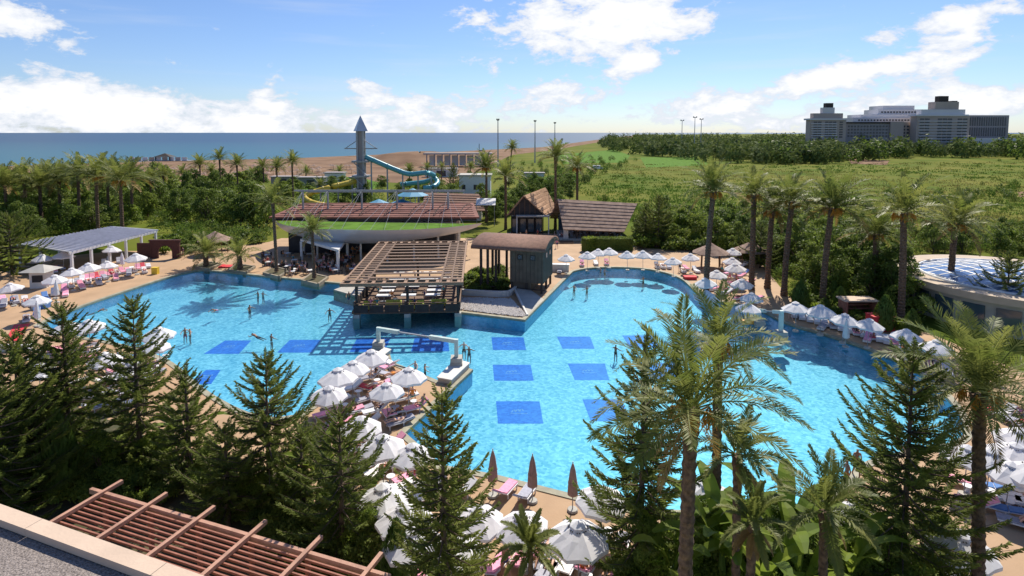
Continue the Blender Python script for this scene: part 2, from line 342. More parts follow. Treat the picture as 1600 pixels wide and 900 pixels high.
ORD = ['first', 'second', 'third', 'fourth', 'fifth', 'sixth', 'seventh', 'eighth', 'ninth', 'tenth', 'eleventh', 'twelfth', 'thirteenth', 'fourteenth', 'fifteenth', 'sixteenth', 'seventeenth', 'eighteenth', 'nineteenth', 'twentieth', 'twenty-first', 'twenty-second', 'twenty-third', 'twenty-fourth', 'twenty-fifth', 'twenty-sixth', 'twenty-seventh', 'twenty-eighth', 'twenty-ninth', 'thirtieth']
SA = R(3.25)                             # the resort's grid is turned this much from the camera's
UX = Vector((cos(SA), sin(SA), 0)); VX = Vector((-sin(SA), cos(SA), 0))
# ------------------------------------------------------------------ the setting: pool, deck, land, beach, sea
def PX(pts, z=0.): return [tuple(G(x, y, z)[:2]) for x, y in pts]
far_left = chaikin(PX([(60, 508), (95, 490), (180, 460), (300, 421), (345, 424), (400, 430), (470, 437), (545, 444)]))
mid = PX([(560, 447), (700, 447), (712, 487), (820, 500), (890, 429)])
far_right = chaikin(PX([(895, 424), (915, 419), (952, 417), (1010, 419), (1060, 431), (1082, 450), (1098, 468), (1150, 474), (1190, 484), (1228, 506), (1300, 525), (1400, 561), (1450, 590), (1490, 630), (1512, 668), (1500, 692), (1420, 704), (1345, 722), (1312, 762), (1265, 792), (1180, 800), (1060, 800), (960, 792), (905, 776)]))
near = PX([(770, 742), (690, 728), (632, 677), (738, 578), (722, 574), (690, 598), (612, 566), (608, 552), (592, 545), (500, 628)])
near_left = chaikin(PX([(470, 648), (420, 655), (370, 640), (310, 604), (268, 562), (190, 537), (110, 524), (60, 508)]))[:-1]
POOL = [tuple(p) for p in far_left + mid + far_right + near + near_left]
DEPTH = 1.35
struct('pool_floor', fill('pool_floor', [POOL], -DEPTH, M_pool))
b = MB(); n = len(POOL)
b.add([(p[0], p[1], 0.0) for p in POOL] + [(p[0], p[1], -DEPTH - .05) for p in POOL], [(i, (i + 1) % n, n + (i + 1) % n, n + i) for i in range(n)])
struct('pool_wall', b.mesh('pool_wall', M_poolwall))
struct('pool_water', fill('pool_water', [POOL], -.14, M_water))
# stone edging: each stone a piece of its own where it is large enough, butted along the rim
def offset_loop(poly, d):
    out = []; n = len(poly); area = sum(poly[i][0] * poly[(i + 1) % n][1] - poly[(i + 1) % n][0] * poly[i][1] for i in range(n)); sg = 1 if area > 0 else -1
    for i in range(n):
        a, p, c = Vector(poly[i - 1]), Vector(poly[i]), Vector(poly[(i + 1) % n])
        t1 = (p - a).normalized(); t2 = (c - p).normalized(); n1 = Vector((t1.y, -t1.x)) * sg; n2 = Vector((t2.y, -t2.x)) * sg
        m = (n1 + n2); m = m.normalized() if m.length > 1e-4 else n1
        out.append(tuple(p + m * d / max(.5, m.dot(n1))))
    return out
rim_in = offset_loop(POOL, -.05); rim_out = offset_loop(POOL, .42)
b = MB()
b.add([(p[0], p[1], .05) for p in rim_in] + [(p[0], p[1], .05) for p in rim_out] + [(p[0], p[1], -.2) for p in rim_in] + [(p[0], p[1], -.0) for p in rim_out],
      [(i, (i + 1) % n, n + (i + 1) % n, n + i) for i in range(n)] + [(i, 2 * n + i, 2 * n + (i + 1) % n, (i + 1) % n) for i in range(n)] + [(n + i, n + (i + 1) % n, 3 * n + (i + 1) % n, 3 * n + i) for i in range(n)])
struct('pool_edging', b.mesh('pool_edging', M_stone))
floor_o = bpy.data.objects['pool_floor']
# mosaic panels on the pool floor, each with its pale emblem
sq = [[(768, 527), (818, 527), (822, 547), (770, 547)], [(870, 526), (922, 526), (929, 545), (879, 545)], [(972, 524), (1020, 524), (1031, 543), (984, 543)],
      [(770, 570), (829, 570), (834, 595), (772, 595)], [(887, 568), (945, 568), (952, 594), (898, 594)], [(775, 627), (843, 627), (849, 662), (778, 662)], [(910, 624), (972, 624), (985, 658), (923, 658)],
      [(352, 532), (393, 532), (373, 553), (318, 553)], [(453, 531), (502, 531), (488, 551), (433, 551)], [(558, 529), (610, 529), (600, 550), (546, 550)], [(648, 528), (700, 528), (702, 549), (642, 549)],
      [(322, 578), (345, 578), (330, 600), (296, 600)], [(1000, 567), (1060, 567), (1072, 592), (1012, 592)]]
for q in sq:
    P = [G(x, y, -DEPTH) for x, y in q]; c = sum(P, Vector()) / 4
    b = MB(); b.add([(p - c) + Vector((0, 0, .006)) for p in P], [(3, 2, 1, 0)] if (P[1] - P[0]).cross(P[2] - P[0]).z < 0 else [(0, 1, 2, 3)])
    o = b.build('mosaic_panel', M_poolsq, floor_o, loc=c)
    ex = (P[1] - P[0]).normalized(); ey = Vector((-ex.y, ex.x, 0)); b = MB()
    for k in range(3):                    # emblem: leaping curves over a wavy bar
        for i in range(8):
            pa_, pb_ = [(-.62 + .3 * k + .30 * j / 8, -.1 + .42 * sin(pi * j / 8 * .9) + .05 * k) for j in (i, i + 1)]
            b.add([ex * pa_[0] + ey * pa_[1] + Vector((0, 0, .012)), ex * pb_[0] + ey * pb_[1] + Vector((0, 0, .012)), ex * (pb_[0] + .1) + ey * (pb_[1] + .05) + Vector((0, 0, .012)), ex * (pa_[0] + .1) + ey * (pa_[1] + .05) + Vector((0, 0, .012))], [(0, 1, 2, 3)])
    for i in range(12):
        pa_, pb_ = [(-.66 + 1.3 * j / 12, -.3 + .05 * sin(j * 1.6)) for j in (i, i + 1)]
        b.add([ex * pa_[0] + ey * pa_[1] + Vector((0, 0, .012)), ex * pb_[0] + ey * pb_[1] + Vector((0, 0, .012)), ex * pb_[0] + ey * (pb_[1] + .08) + Vector((0, 0, .012)), ex * pa_[0] + ey * (pa_[1] + .08) + Vector((0, 0, .012))], [(0, 1, 2, 3)])
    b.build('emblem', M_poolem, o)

deck_out = PX([(-420, 560), (-150, 470), (0, 425), (60, 405), (180, 392), (300, 392), (420, 378), (440, 372), (760, 372), (800, 362), (1000, 372), (1010, 388), (1110, 392), (1190, 412), (1230, 462), (1330, 492), (1450, 520), (1620, 590), (1800, 680), (2100, 900), (1900, 1250), (-100, 1250), (-420, 900)])
struct('pool_deck', fill('pool_deck', [deck_out, rim_out], .0, M_deck))
shore_px = [(-500, 278), (-120, 268), (0, 265), (120, 261), (250, 256), (440, 252), (590, 245), (700, 240), (850, 232), (930, 220), (975, 213.5), (1010, 210.5)]
shore = [tuple(G(x, y, -2)[:2]) for x, y in shore_px]
shore.append((shore[-1][0] + 2500, shore[-1][1] + 2600))
land = [(-900, -60)] + [(-900, shore[0][1])] + shore + [(9000, shore[-1][1]), (9000, -60)]
struct('scrub_ground', fill('scrub_ground', [land, offset_loop(deck_out, -.05)], -.03, M_land))
b = MB(); k = len(shore); out = [(x - 18, y + 26) for x, y in shore]
b.add([(x, y, -.03) for x, y in shore] + [(x, y, -3) for x, y in out], [(i, k + i, k + i + 1, i + 1) for i in range(k - 1)])
struct('shore_slope', b.mesh('shore_slope', M_sand))
b = MB(); b.add([(-30000, 200, -2), (40000, 200, -2), (40000, 50000, -2), (-30000, 50000, -2)], [(0, 1, 2, 3)]); struct('sea', b.mesh('sea', M_sea))
inner = [tuple(G(x, y)[:2]) for x, y in [(1010, 212), (940, 221.5), (860, 235), (800, 242), (765, 258), (730, 280), (690, 290), (560, 282), (440, 281), (330, 286), (215, 280), (0, 300), (-300, 320)]]
struct('beach', fill('beach', [[(x + .5, y - .8) for x, y in shore[1:-1]] + inner], .012, M_sand))
struct('lawn', fill('lawn', [[tuple(G(x, y)[:2]) for x, y in [(440, 288), (470, 279), (560, 276), (600, 288), (560, 305), (440, 305)]]], .03, M_lawn))
for px in ([(820, 286), (860, 274), (905, 272), (900, 284), (850, 296)], [(860, 243), (960, 234), (985, 243), (975, 254), (880, 256)], [(1000, 246), (1090, 244), (1110, 258), (1010, 262)]):
    struct('meadow', fill('meadow', [[tuple(G(x, y)[:2]) for x, y in px]], .02, M_lawn))
for px in ([(1325, 248), (1390, 251), (1385, 258), (1330, 256)], [(1590, 300), (1620, 298), (1630, 306), (1592, 308)]):
    struct('bare_earth', fill('bare_earth', [[tuple(G(x, y)[:2]) for x, y in px]], .02, M_sand))
beds = {'left': [(-350, 620), (60, 610), (250, 690), (330, 745), (480, 790), (590, 850), (650, 960), (660, 1180), (-150, 1180)], 'right': [(985, 860), (1090, 806), (1250, 806), (1330, 830), (1420, 870), (1500, 930), (1520, 1180), (960, 1180)]}
for nme, px in beds.items():
    struct('planting_bed', fill('planting_bed', [PX(px)], .006, M_soil))
struct('planting_bed', fill('planting_bed', [PX([(722, 458), (738, 424), (785, 422), (800, 455)])], .02, M_soil))
# sand mound by the beach
c = G(655, 254); b = MB(); ring = 20; vs = []
for j, (r, h) in enumerate([(1, 0), (.75, .45), (.5, .8), (.25, .97), (.02, 1)]):
    for i in range(ring): 
        a = 2 * pi * i / ring; w = 1 + .12 * sin(3 * a + j) ; vs.append((cos(a) * 50 * r * w, sin(a) * 40 * r * w, 7.0 * h * (1 + .1 * sin(2 * a)) - .1))
b.add(vs, [(j * ring + i, j * ring + (i + 1) % ring, (j + 1) * ring + (i + 1) % ring, (j + 1) * ring + i) for j in range(4) for i in range(ring)])
o = b.build('sand_hill', M_sand, loc=c, smooth=True); o['kind'] = 'structure'

# ------------------------------------------------------------------ foreground flat roof with stone coping, and the slatted pergola below it
ZR = 14.0
A0, A1 = G(0, 787, ZR), G(320, 900, ZR); B0 = G(0, 812, ZR)
d = (A1 - A0).normalized(); nrm = Vector((-d.y, d.x, 0))
if nrm.dot(B0 - A0) < 0: nrm = -nrm
wid = abs((B0 - A0).dot(nrm))
roofb = thing('lower_hotel_wing', 'flat grey gravel roof with pale stone coping in the lower left corner', 'building', A0)
S0, S1 = -9.0, 9.1
cs = sorted([S0, -4.4, -1.6, 1.05, 3.7, 6.4, S1])
for s0, s1 in zip(cs[:-1], cs[1:]):
    p = [d * (s0 + .004), d * (s1 - .004), d * (s1 - .004) + nrm * wid, d * (s0 + .004) + nrm * wid]
    MB().prism([(q.x, q.y) for q in p], -.12, 0).build('coping_stone', M_coping, roofb)
p = [d * S0 + nrm * (wid - .03), d * S1 + nrm * (wid - .03), d * S1 + nrm * 9, d * S0 + nrm * 9]
MB().prism([(q.x, q.y) for q in p], -.6, -.14).build('gravel_roof', M_gravel, roofb)
p = [d * S0 + nrm * .06, d * S1 + nrm * .06, d * S1 + nrm * (wid - .06), d * S0 + nrm * (wid - .06)]
MB().prism([(q.x, q.y) for q in p], -13.95, -.125).build('wall', M_offw, roofb)

ZP = 3.3
o1, o2 = G(155, 770, ZP), G(580, 895, ZP); d = (o2 - o1).normalized()
r1, r2 = G(185, 765, ZP), G(97, 815, ZP); e = (r2 - r1).normalized(); e = (e - d * e.dot(d)).normalized()
perg = thing('timber_pergola', 'red-brown slatted timber pergola below the stone coping at lower left', 'pergola', (o1.x, o1.y, 0))
Lp = 15.5; Wp = 6.0; up = Vector((0, 0, ZP))
MB().beam(up - d * .55, up + d * Lp, .16, .22).build('edge_beam', M_redwood2, perg)
MB().beam(up + e * Wp - d * .55, up + e * Wp + d * Lp, .16, .22).build('edge_beam', M_redwood2, perg)
sl = MB().box((0, 0, 0), (Lp - .2, .065, .09)).mesh('slat', M_redwood); rz = atan2(d.y, d.x)
for k in range(23):
    q = up + e * (.25 + k * .245) + d * (Lp / 2) + Vector((0, 0, -.03)); link('slat', sl, perg, q, rz)
sp = (G(248, 785, ZP) - G(185, 765, ZP)).length
for k in range(8):
    q = up + d * (.35 + k * sp * 1.08)
    if .35 + k * sp * 1.08 > Lp: break
    MB().beam(q - e * .85 + Vector((0, 0, .13)), q + e * (Wp + .4) + Vector((0, 0, .13)), .17, .16).build('rafter', M_redwood2, perg)
    for w in (.0, Wp):
        MB().box(q + e * w + Vector((0, 0, -ZP / 2 - .1)), (.16, .16, ZP - .25), rz).build('post', M_redwood, perg)
# ------------------------------------------------------------------ plants: generators
def unit(v): return v / np.maximum(np.linalg.norm(v, axis=-1, keepdims=True), 1e-9)
def kites(base, dirv, length, width, side):     # narrow leaf quads: base, mid left, tip, mid right
    length = np.asarray(length)[..., None]; width = np.asarray(width)[..., None]
    mid = base + dirv * length * .45
    v = np.stack([base, mid + side * width / 2, base + dirv * length, mid - side * width / 2], 1)
    return v.reshape(-1, 3), np.arange(len(base) * 4).reshape(-1, 4)
class Q:
    def __init__(s): s.v = []; s.f = []; s.m = []; s.n = 0
    def add(s, v, f, m=0): s.v.append(v); s.f.append(f + s.n); s.m.append(np.full(len(f), m)); s.n += len(v)
    def mesh(s, name, mats, smooth=False): return grid_mesh(name, np.concatenate(s.v), np.concatenate(s.f), np.concatenate(s.m), mats, smooth)

def pine_mesh(h, rmax, seed, z0=.6):            # Norfolk pine: open tiers of flat plumed branches
    r = np.random.default_rng(seed); q = Q(); wood = MB(); z = h - .3; tier = 0
    while z > z0:
        t = (h - z) / h; L0 = min(rmax, .36 + rmax * 1.5 * t ** .9); nb = 5 + (tier % 3 == 1) + (t > .3); ph = r.random() * 6.28
        for k in range(nb):
            a = ph + 2 * pi * k / nb + r.normal(0, .13); L = L0 * r.uniform(.74, 1.12); rise = max(.06, .82 - 1.15 * t) + r.normal(0, .07)
            ns = max(6, int(L / .048)); s = np.linspace(.06, 1, ns)
            rad = s * L * cos(max(rise, 0) * .6); zz = z + r.normal(0, .05) + L * (np.sin(rise) * s - .12 * np.sin(pi * s) * (t > .3) + .17 * s ** 3)
            hd = np.array([cos(a), sin(a), 0]); sd_ = np.array([-sin(a), cos(a), 0])
            P = rad[:, None] * hd + np.array([0, 0, 1]) * zz[:, None]
            wood.tube([(0, 0, z)] + [tuple(P[i]) for i in (ns // 2, ns - 1)], [.022 + .010 * L, .016, .005], 4, cap=False)
            bl = np.minimum(.44, .15 + .13 * L) * (np.sin(pi * (s * .72 + .20)) * .85 + .15)
            for sg in (-1, 1):
                dv = unit(sd_ * sg * r.uniform(.6, 1.0, (ns, 1)) + hd * r.uniform(.55, 1.0, (ns, 1)) + np.array([0, 0, 1]) * r.normal(.22, .22, (ns, 1)))
                sidev = unit(np.cross(dv, np.array([0, 0, 1]) + r.normal(0, .35, (ns, 3))))
                l = bl * r.uniform(.7, 1.2, ns); w = .055 + .025 * r.random(ns)
                q.add(*kites(P + r.normal(0, .015, (ns, 3)), dv, l, w, sidev)); q.add(*kites(P, dv, l * .92, w * .9, unit(np.cross(sidev, dv))))
            dv = unit(hd * .8 + np.array([0, 0, .55]) + r.normal(0, .25, (ns, 3))); q.add(*kites(P, dv, np.full(ns, .17), np.full(ns, .06), np.tile(sd_, (ns, 1))))
        z -= r.uniform(.50, .64) * (.75 + .5 * t) * (1 if rmax > 2.4 else .9); tier += 1
    n = 26; zz = np.linspace(h - .6, h + .12, n); a = r.random(n) * 6.28; dv = unit(np.stack([np.cos(a) * .6, np.sin(a) * .6, np.ones(n)], 1))
    q.add(*kites(np.stack([zz * 0, zz * 0, zz], 1), dv, np.full(n, .2), np.full(n, .05), unit(np.cross(dv, [0.1, 0.2, 1]))))
    wood.tube([(0, 0, 0), (.04, 0, h * .5), (0, 0, h)], [.17, .10, .015], 8)
    return q.mesh('crown', [M_pine]), wood.mesh('trunk', M_bark, True)

def frond_arrays(L, elev, droop, seed, nl=46, lw=.045, ll=.55):   # one pinnate palm leaf along +x
    r = np.random.default_rng(seed); q = Q(); k = 14; s = np.linspace(0, 1, k); ang = elev - droop * s ** 1.3
    dx = np.cos(ang) * L / (k - 1); dz = np.sin(ang) * L / (k - 1); x = np.concatenate([[0], np.cumsum(dx[:-1])]); z = np.concatenate([[0], np.cumsum(dz[:-1])])
    tw = r.normal(0, .05); y = tw * L * s ** 2
    w = .05 * (1 - s * .85)
    vs = np.stack([np.stack([x, y - w, z], 1), np.stack([x, y, z + w * .9], 1), np.stack([x, y + w, z], 1)], 1).reshape(-1, 3)
    f = np.array([[i * 3 + j, (i + 1) * 3 + j, (i + 1) * 3 + j + 1, i * 3 + j + 1] for i in range(k - 1) for j in range(2)]); q.add(vs, f, 1)
    t = np.linspace(.13, .99, nl); bx = np.interp(t, s, x); by = np.interp(t, s, y); bz = np.interp(t, s, z); an = np.interp(t, s, ang)
    T = np.stack([np.cos(an), np.zeros(nl), np.sin(an)], 1); Nn = np.stack([-np.sin(an), np.zeros(nl), np.cos(an)], 1)
    for sg in (-1, 1):
        S = np.tile(np.array([0, sg, 0.]), (nl, 1))
        fw = (.45 + .75 * t)[:, None] + r.normal(0, .1, (nl, 1))
        dv = unit(S + T * fw + Nn * r.normal(.42, .2, (nl, 1)) - np.array([0, 0, 1]) * .18)
        l = ll * (np.sin(pi * np.clip(t * .86 + .12, 0, 1)) * .8 + .25) * r.uniform(.85, 1.1, nl)
        q.add(*kites(np.stack([bx, by, bz], 1), dv, l, np.full(nl, lw), unit(np.cross(dv, Nn))))
    return q
def rot_z(v, a): c, s = cos(a), sin(a); return np.stack([v[:, 0] * c - v[:, 1] * s, v[:, 0] * s + v[:, 1] * c, v[:, 2]], 1)
FRK = [(1.4, .6), (1.15, 1.0), (.85, 1.2), (.55, 1.25), (.25, 1.1), (-.12, .8)]
def palm_crown(L, nf, seed, nl=26, lw=.085):    # joined crown for palms farther off
    r = random.Random(seed); q = Q()
    for k in range(nf):
        u = (k / nf) ** .72; kind = min(5, int(u * 5.6)); e, dr = FRK[kind]
        fr = frond_arrays(L * r.uniform(.85, 1.08) * (1 - .12 * (kind == 0)), e + r.uniform(-.12, .12), dr * r.uniform(.8, 1.2), seed * 99 + k, nl, lw, L * .17)
        a = k * 2.39996 + r.uniform(-.2, .2); off = np.array([cos(a) * .14, sin(a) * .14, .25 * (1 - u)])
        for v, f, m in zip(fr.v, fr.f, fr.m): q.add(rot_z(v, a) + off, f - f.min(), 2 if (kind == 5 and r.random() < .55) else m[0])
    return q.mesh('crown', [M_frond, M_frond, M_fdry])
def trunk_mesh(h, r0, r1, seed, lean=.0, flare=1.25, straight=False):
    r = random.Random(seed); k = max(8, int(h / .17)); n = 12; b = MB(); vs = []
    for i in range(k + 1):
        t = i / k; rr = .94 * (r0 + (r1 - r0) * t) * (1 + (flare - 1) * max(0, 1 - t * 7)) * (1 + (.13 if i % 2 else -.05)) * (1.0 + (.40 * max(0, (t - .9) * 10)))
        for j in range(n):
            a = 2 * pi * (j + .5 * (i % 2)) / n; q = rr * (1 + r.uniform(-.05, .05)); vs.append((lean * (t if straight else t * t) * h + cos(a) * q, sin(a) * q, h * t))
    b.add(vs, [(i * n + j, i * n + (j + 1) % n, (i + 1) * n + (j + 1) % n, (i + 1) * n + j) for i in range(k) for j in range(n)] + [tuple(k * n + j for j in range(n))])
    return b.mesh('trunk', M_palmtr)
def stalk_mesh(seed):                           # hanging date bunches
    r = random.Random(seed); b = MB()
    for k in range(7):
        a = k * .9 + r.random() * .4; e_ = Vector((cos(a), sin(a), 0)); p0 = e_ * .1 + Vector((0, 0, -.1)); p1 = e_ * .5 + Vector((0, 0, .08)); b.tube([p0, p1, p1 + e_ * .08 + Vector((0, 0, -.1))], [.03, .025, .02], 4)
        for j in range(16):
            q = p1 + e_ * .06; t_ = q + Vector((r.gauss(0, .12), r.gauss(0, .12), -r.uniform(.3, .6))); b.tube([q, (q + t_) / 2 + Vector((r.gauss(0, .05), r.gauss(0, .05), .02)), t_], [.012, .02, .016], 3)
    return b.mesh('date_stalks', M_fruit)

def leaf_cloud(cl, n, size, seed, mats, flat=.0, core=.55):   # clumps [(centre, radius)] covered with leaves
    r = np.random.default_rng(seed); q = Q(); per = max(6, n // len(cl))
    for c, rad in cl:
        d = unit(r.normal(0, 1, (per, 3))); d[:, 2] = np.where(d[:, 2] < -.35, -d[:, 2], d[:, 2])
        p = np.array(c) + d * rad * (core + (1 - core) * r.random((per, 1)) ** .5) * np.array([1, 1, .8])
        nn = unit(d * .6 + r.normal(0, .6, (per, 3)) + np.array([0, 0, .35])); dv = unit(np.cross(nn, r.normal(0, 1, (per, 3)))); sd_ = np.cross(nn, dv)
        l = size * r.uniform(.7, 1.35, per); q.add(*kites(p, dv, l, l * .6, sd_), int(r.integers(0, len(mats))))
    return q.mesh('crown', mats)
def tree_proto(h, w, seed, mats, n=2600, size=.34, trunk=.1, name='broadleaf_tree'):
    r = random.Random(seed); cl = []; b = MB(); base = h * trunk
    for k in range(int(16 + w * 2)):
        a = r.random() * 6.28; u = r.random() ** .5; z = r.random() ** 1.2; prof = sin(pi * (z * .70 + .24)) ; rr = w / 2 * u * prof
        c = Vector((cos(a) * rr, sin(a) * rr, base + (h - base) * (z * .86 + .07))); cl.append((tuple(c), r.uniform(.16, .27) * w * (1.1 - .35 * z)))
        if k % 2 == 0: b.tube([(0, 0, base * .8 + .1 * h * z), tuple((Vector((0, 0, base)) + c) / 2), tuple(c)], [.03 * w / 2, .02 * w / 2, .01], 4)
    b.tube([(0, 0, -.1), (.03 * w, 0, base), (0, 0, h * .75)], [.055 * w / 2 + .05, .045 * w / 2 + .03, .02], 7)
    t = thing(name, 'x', 'tree'); link('crown', leaf_cloud(cl, n, size, seed, mats), t); link('trunk', b.mesh('trunk', M_bark, True), t); return t
def bush_proto(seed, mats, n=900, size=.2, name='shrub', w=1., h=.9):
    r = random.Random(seed); cl = []; b = MB()
    for k in range(11):
        a = r.random() * 6.28; u = r.random() ** .5 * w * .62; z = h * r.uniform(.25, .72); cl.append(((cos(a) * u, sin(a) * u, z), r.uniform(.26, .42) * w))
        b.tube([(cos(a) * .08, sin(a) * .08, 0), (cos(a) * u, sin(a) * u, z)], [.03, .012], 4)
    t = thing(name, 'x', 'shrub'); link('foliage', leaf_cloud(cl, n, size, seed, mats, core=.4), t); link('stems', b.mesh('stems', M_bark), t)['kind'] = 'stuff'; return t
def cypress_proto(seed, name='cypress_shrub'):
    r = np.random.default_rng(seed); q = Q(); n = 1900; z = r.random(n) ** 1.25; prof = np.sin(pi * np.clip(z * .80 + .19, 0, 1)) ** .8 * (1 - z * .25); a = r.random(n) * 6.28; lump = 1 + .1 * np.sin(a * 5 + z * 9)
    rr = .5 * prof * lump * r.uniform(.86, 1., n); p = np.stack([np.cos(a) * rr, np.sin(a) * rr, z * .97 + .03], 1)
    dv = unit(np.stack([np.cos(a) * .35, np.sin(a) * .35, np.ones(n)], 1) + r.normal(0, .2, (n, 3))); sd_ = unit(np.cross(dv, np.stack([np.cos(a), np.sin(a), 0 * a], 1) + r.normal(0, .4, (n, 3))))
    q.add(*kites(p, dv, r.uniform(.09, .15, n), r.uniform(.04, .07, n), sd_))
    b = MB(); b.tube([(0, 0, 0), (0, 0, .25), (0, 0, .6), (0, 0, .9)], [.05, .3, .3, .04], 8)
    t = thing(name, 'x', 'shrub'); link('foliage', q.mesh('foliage', [M_cyp]), t); b.build('inner_twigs', M_leafA, t); return t
def banana_proto(seed, nl=9, name='banana_plant'):
    r = random.Random(seed); t = thing(name, 'x', 'plant'); MB().tube([(0, 0, 0), (.03, 0, .9), (0, 0, 1.5)], [.12, .1, .06], 7).build('stem', M_cyp, t)
    for k in range(nl):
        a = k * 2.4 + r.uniform(-.3, .3); e = r.uniform(.7, 1.35); L = r.uniform(1.5, 2.3); b = MB(); vs = []; kk = 8
        x = z = 0.
        for i in range(kk + 1):
            s = i / kk; an = e - 1.5 * s * s; w = .165 * (max(.0, sin(pi * min(1, max(0, (s - .18) / .84)))) ** .6) + .02
            vs += [(x, -w, z + w * .35), (x, 0, z), (x, w, z + w * .35)]; x += cos(an) * L / kk; z += sin(an) * L / kk
        b.add(vs, [(i * 3 + j, (i + 1) * 3 + j, (i + 1) * 3 + j + 1, i * 3 + j + 1) for i in range(kk) for j in range(2)])
        b.build('leaf', M_leafC, t, loc=(0, 0, 1.3), rz=a)
    return t

# ------------------------------------------------------------------ Norfolk pines in front
pines = [((20, 522), 26.5, 4.2, 'dense dark Norfolk pine at the left frame edge'), ((95, 478), 28, 3.1, 'Norfolk pine second from the left with bare trunk showing'),
         ((207, 468), 28.5, 3.0, 'tall Norfolk pine left of centre standing against the left pool'), ((288, 575), 27, 2.0, 'slim Norfolk pine behind the tall one at the left pool'),
         ((415, 556), 25.5, 3.2, 'broad Norfolk pine left of the white parasol peninsula'), ((530, 640), 22.5, 2.6, 'Norfolk pine in front of the left side of the peninsula'),
         ((690, 615), 19.5, 2.2, 'Norfolk pine at bottom centre in front of the pool corner'), ((1008, 530), 22.5, 2.9, 'Norfolk pine behind the nearest date palm'),
         ((1428, 535), 21.5, 3.4, 'wide Norfolk pine in front of the pool at right'), ((20, 640), 25.5, 3.4, 'shorter Norfolk pine in the thicket at lower left'),
         ((-20, 560), 24.2, 3.5, 'Norfolk pine cut by the left frame edge below the dense one'), ((350, 668), 24.5, 2.4, 'low Norfolk pine above the slatted pergola'), ((470, 670), 24.5, 2.0, 'narrow low Norfolk pine beside the broad one')]
for i, ((px, py), Y, rm, lab) in enumerate(pines):
    Y *= 1.14 if px < 600 else 1.06
    top = HY(px, py, Y); cr, tr = pine_mesh(top.z, rm, 50 + i); t = thing('norfolk_pine', lab, 'pine tree', (top.x, Y, 0), random.random() * 6, 'Norfolk pines in front of the pool')
    link('crown', cr, t); link('trunk', tr, t)
P10 = [((1578, 395), 58, 3.4, 'dark Norfolk pine in front of the round roof at right edge'), ((12, 335), 80, 5.5, 'dark tall conifer at the left edge behind the parasols'), ((1030, 305), 100, 3.2, 'dark conifer right of the long thatched roof'), ((1010, 318), 103, 2.6, 'smaller dark conifer touching the long thatched roof'),
       ((708, 255), 165, 3.0, 'dark narrow conifer beside the white beach building'), ((1190, 350), 84, 3.6, 'dark conifer behind the right palm row'), ((1340, 345), 82, 4.0, 'dark conifer behind the right palm row, right of the thick palm')]
for i, ((px, py), Y, rm, lab) in enumerate(P10):
    top = HY(px, py, Y); cr, tr = pine_mesh(max(5, top.z), rm, 80 + i); t = thing('conifer', lab, 'pine tree', (top.x, Y, 0), random.random() * 6, 'conifers round the pool')
    link('crown', cr, t); link('trunk', tr, t)

# ------------------------------------------------------------------ near palms: every frond a part
def near_palm(px, py, Y, L, nf, seed, r0, lab, bx=None, name='date_palm', dry=.16, fruit=True):
    top = HY(px, py, Y); low = HY(bx or px, 900, Y); bx_ = top.x + (low.x - top.x) * top.z / (top.z - low.z) * .9; t = thing(name, lab, 'palm tree', (bx_, Y, 0), 0, 'palms near the camera'); h = top.z; rr = random.Random(seed); ox = top.x - bx_
    link('trunk', trunk_mesh(h, r0, r0 * .92, seed, ox / h, straight=True), t)
    ms = []
    for kind, (e, dr) in enumerate(FRK):
        for v in range(2): ms.append(frond_arrays(L * (1 - .1 * (kind == 0)), e, dr * (1 + .25 * v), seed * 31 + kind * 2 + v, 58, .05, L * .17).mesh('frond', [M_frond, M_frond]))
    dm = frond_arrays(L * .8, -.75, .5, seed * 7, 40, .05, L * .14).mesh('dry_frond', [M_fdry, M_fdry])
    for k in range(nf):
        u = k / nf; kind = min(5, int(u * 6)); a = k * 2.39996 + rr.uniform(-.2, .2)
        o = link('frond', ms[kind * 2 + rr.randrange(2)], t, (ox + cos(a) * r0 * .6, sin(a) * r0 * .6, h + .15 * (1 - u)), a, rr.uniform(.86, 1.1)); o.rotation_euler = (rr.uniform(-.25, .25), rr.uniform(-.14, .14), a)
    for k in range(int(nf * dry)):
        a = rr.random() * 6.28; link('dry_frond', dm, t, (ox + cos(a) * r0 * .7, sin(a) * r0 * .7, h - .2), a, rr.uniform(.5, .9))
    if fruit: link('date_stalks', stalk_mesh(seed), t, (ox, 0, h))['kind'] = 'stuff'
    return t
near_palm(1080, 640, 16.5, 3.3, 28, 1, .225, 'large date palm at bottom right of centre with thick brown trunk', 1070)
near_palm(1122, 540, 25, 3.2, 20, 2, .22, 'date palm crown rising behind the large one at right of centre', 1118, dry=.1)
near_palm(1152, 712, 20, 1.9, 16, 3, .16, 'small palm close right of the large date palm', 1150, fruit=False)
near_palm(1288, 800, 19, 2.1, 18, 4, .16, 'young palm with upright fronds at bottom right', 1286, fruit=False)
near_palm(1530, 615, 22, 4.0, 38, 5, .25, 'big date palm at the right edge with dark trunk', 1530, dry=.1)
near_palm(1178, 818, 17.5, 1.4, 18, 6, .15, 'short palm with shaggy brown top at bottom right of centre', 1172, dry=.8, fruit=False)
near_palm(828, 858, 20, 1.4, 22, 8, .10, 'little bushy palm at the bottom centre', 830, dry=.05, fruit=False)

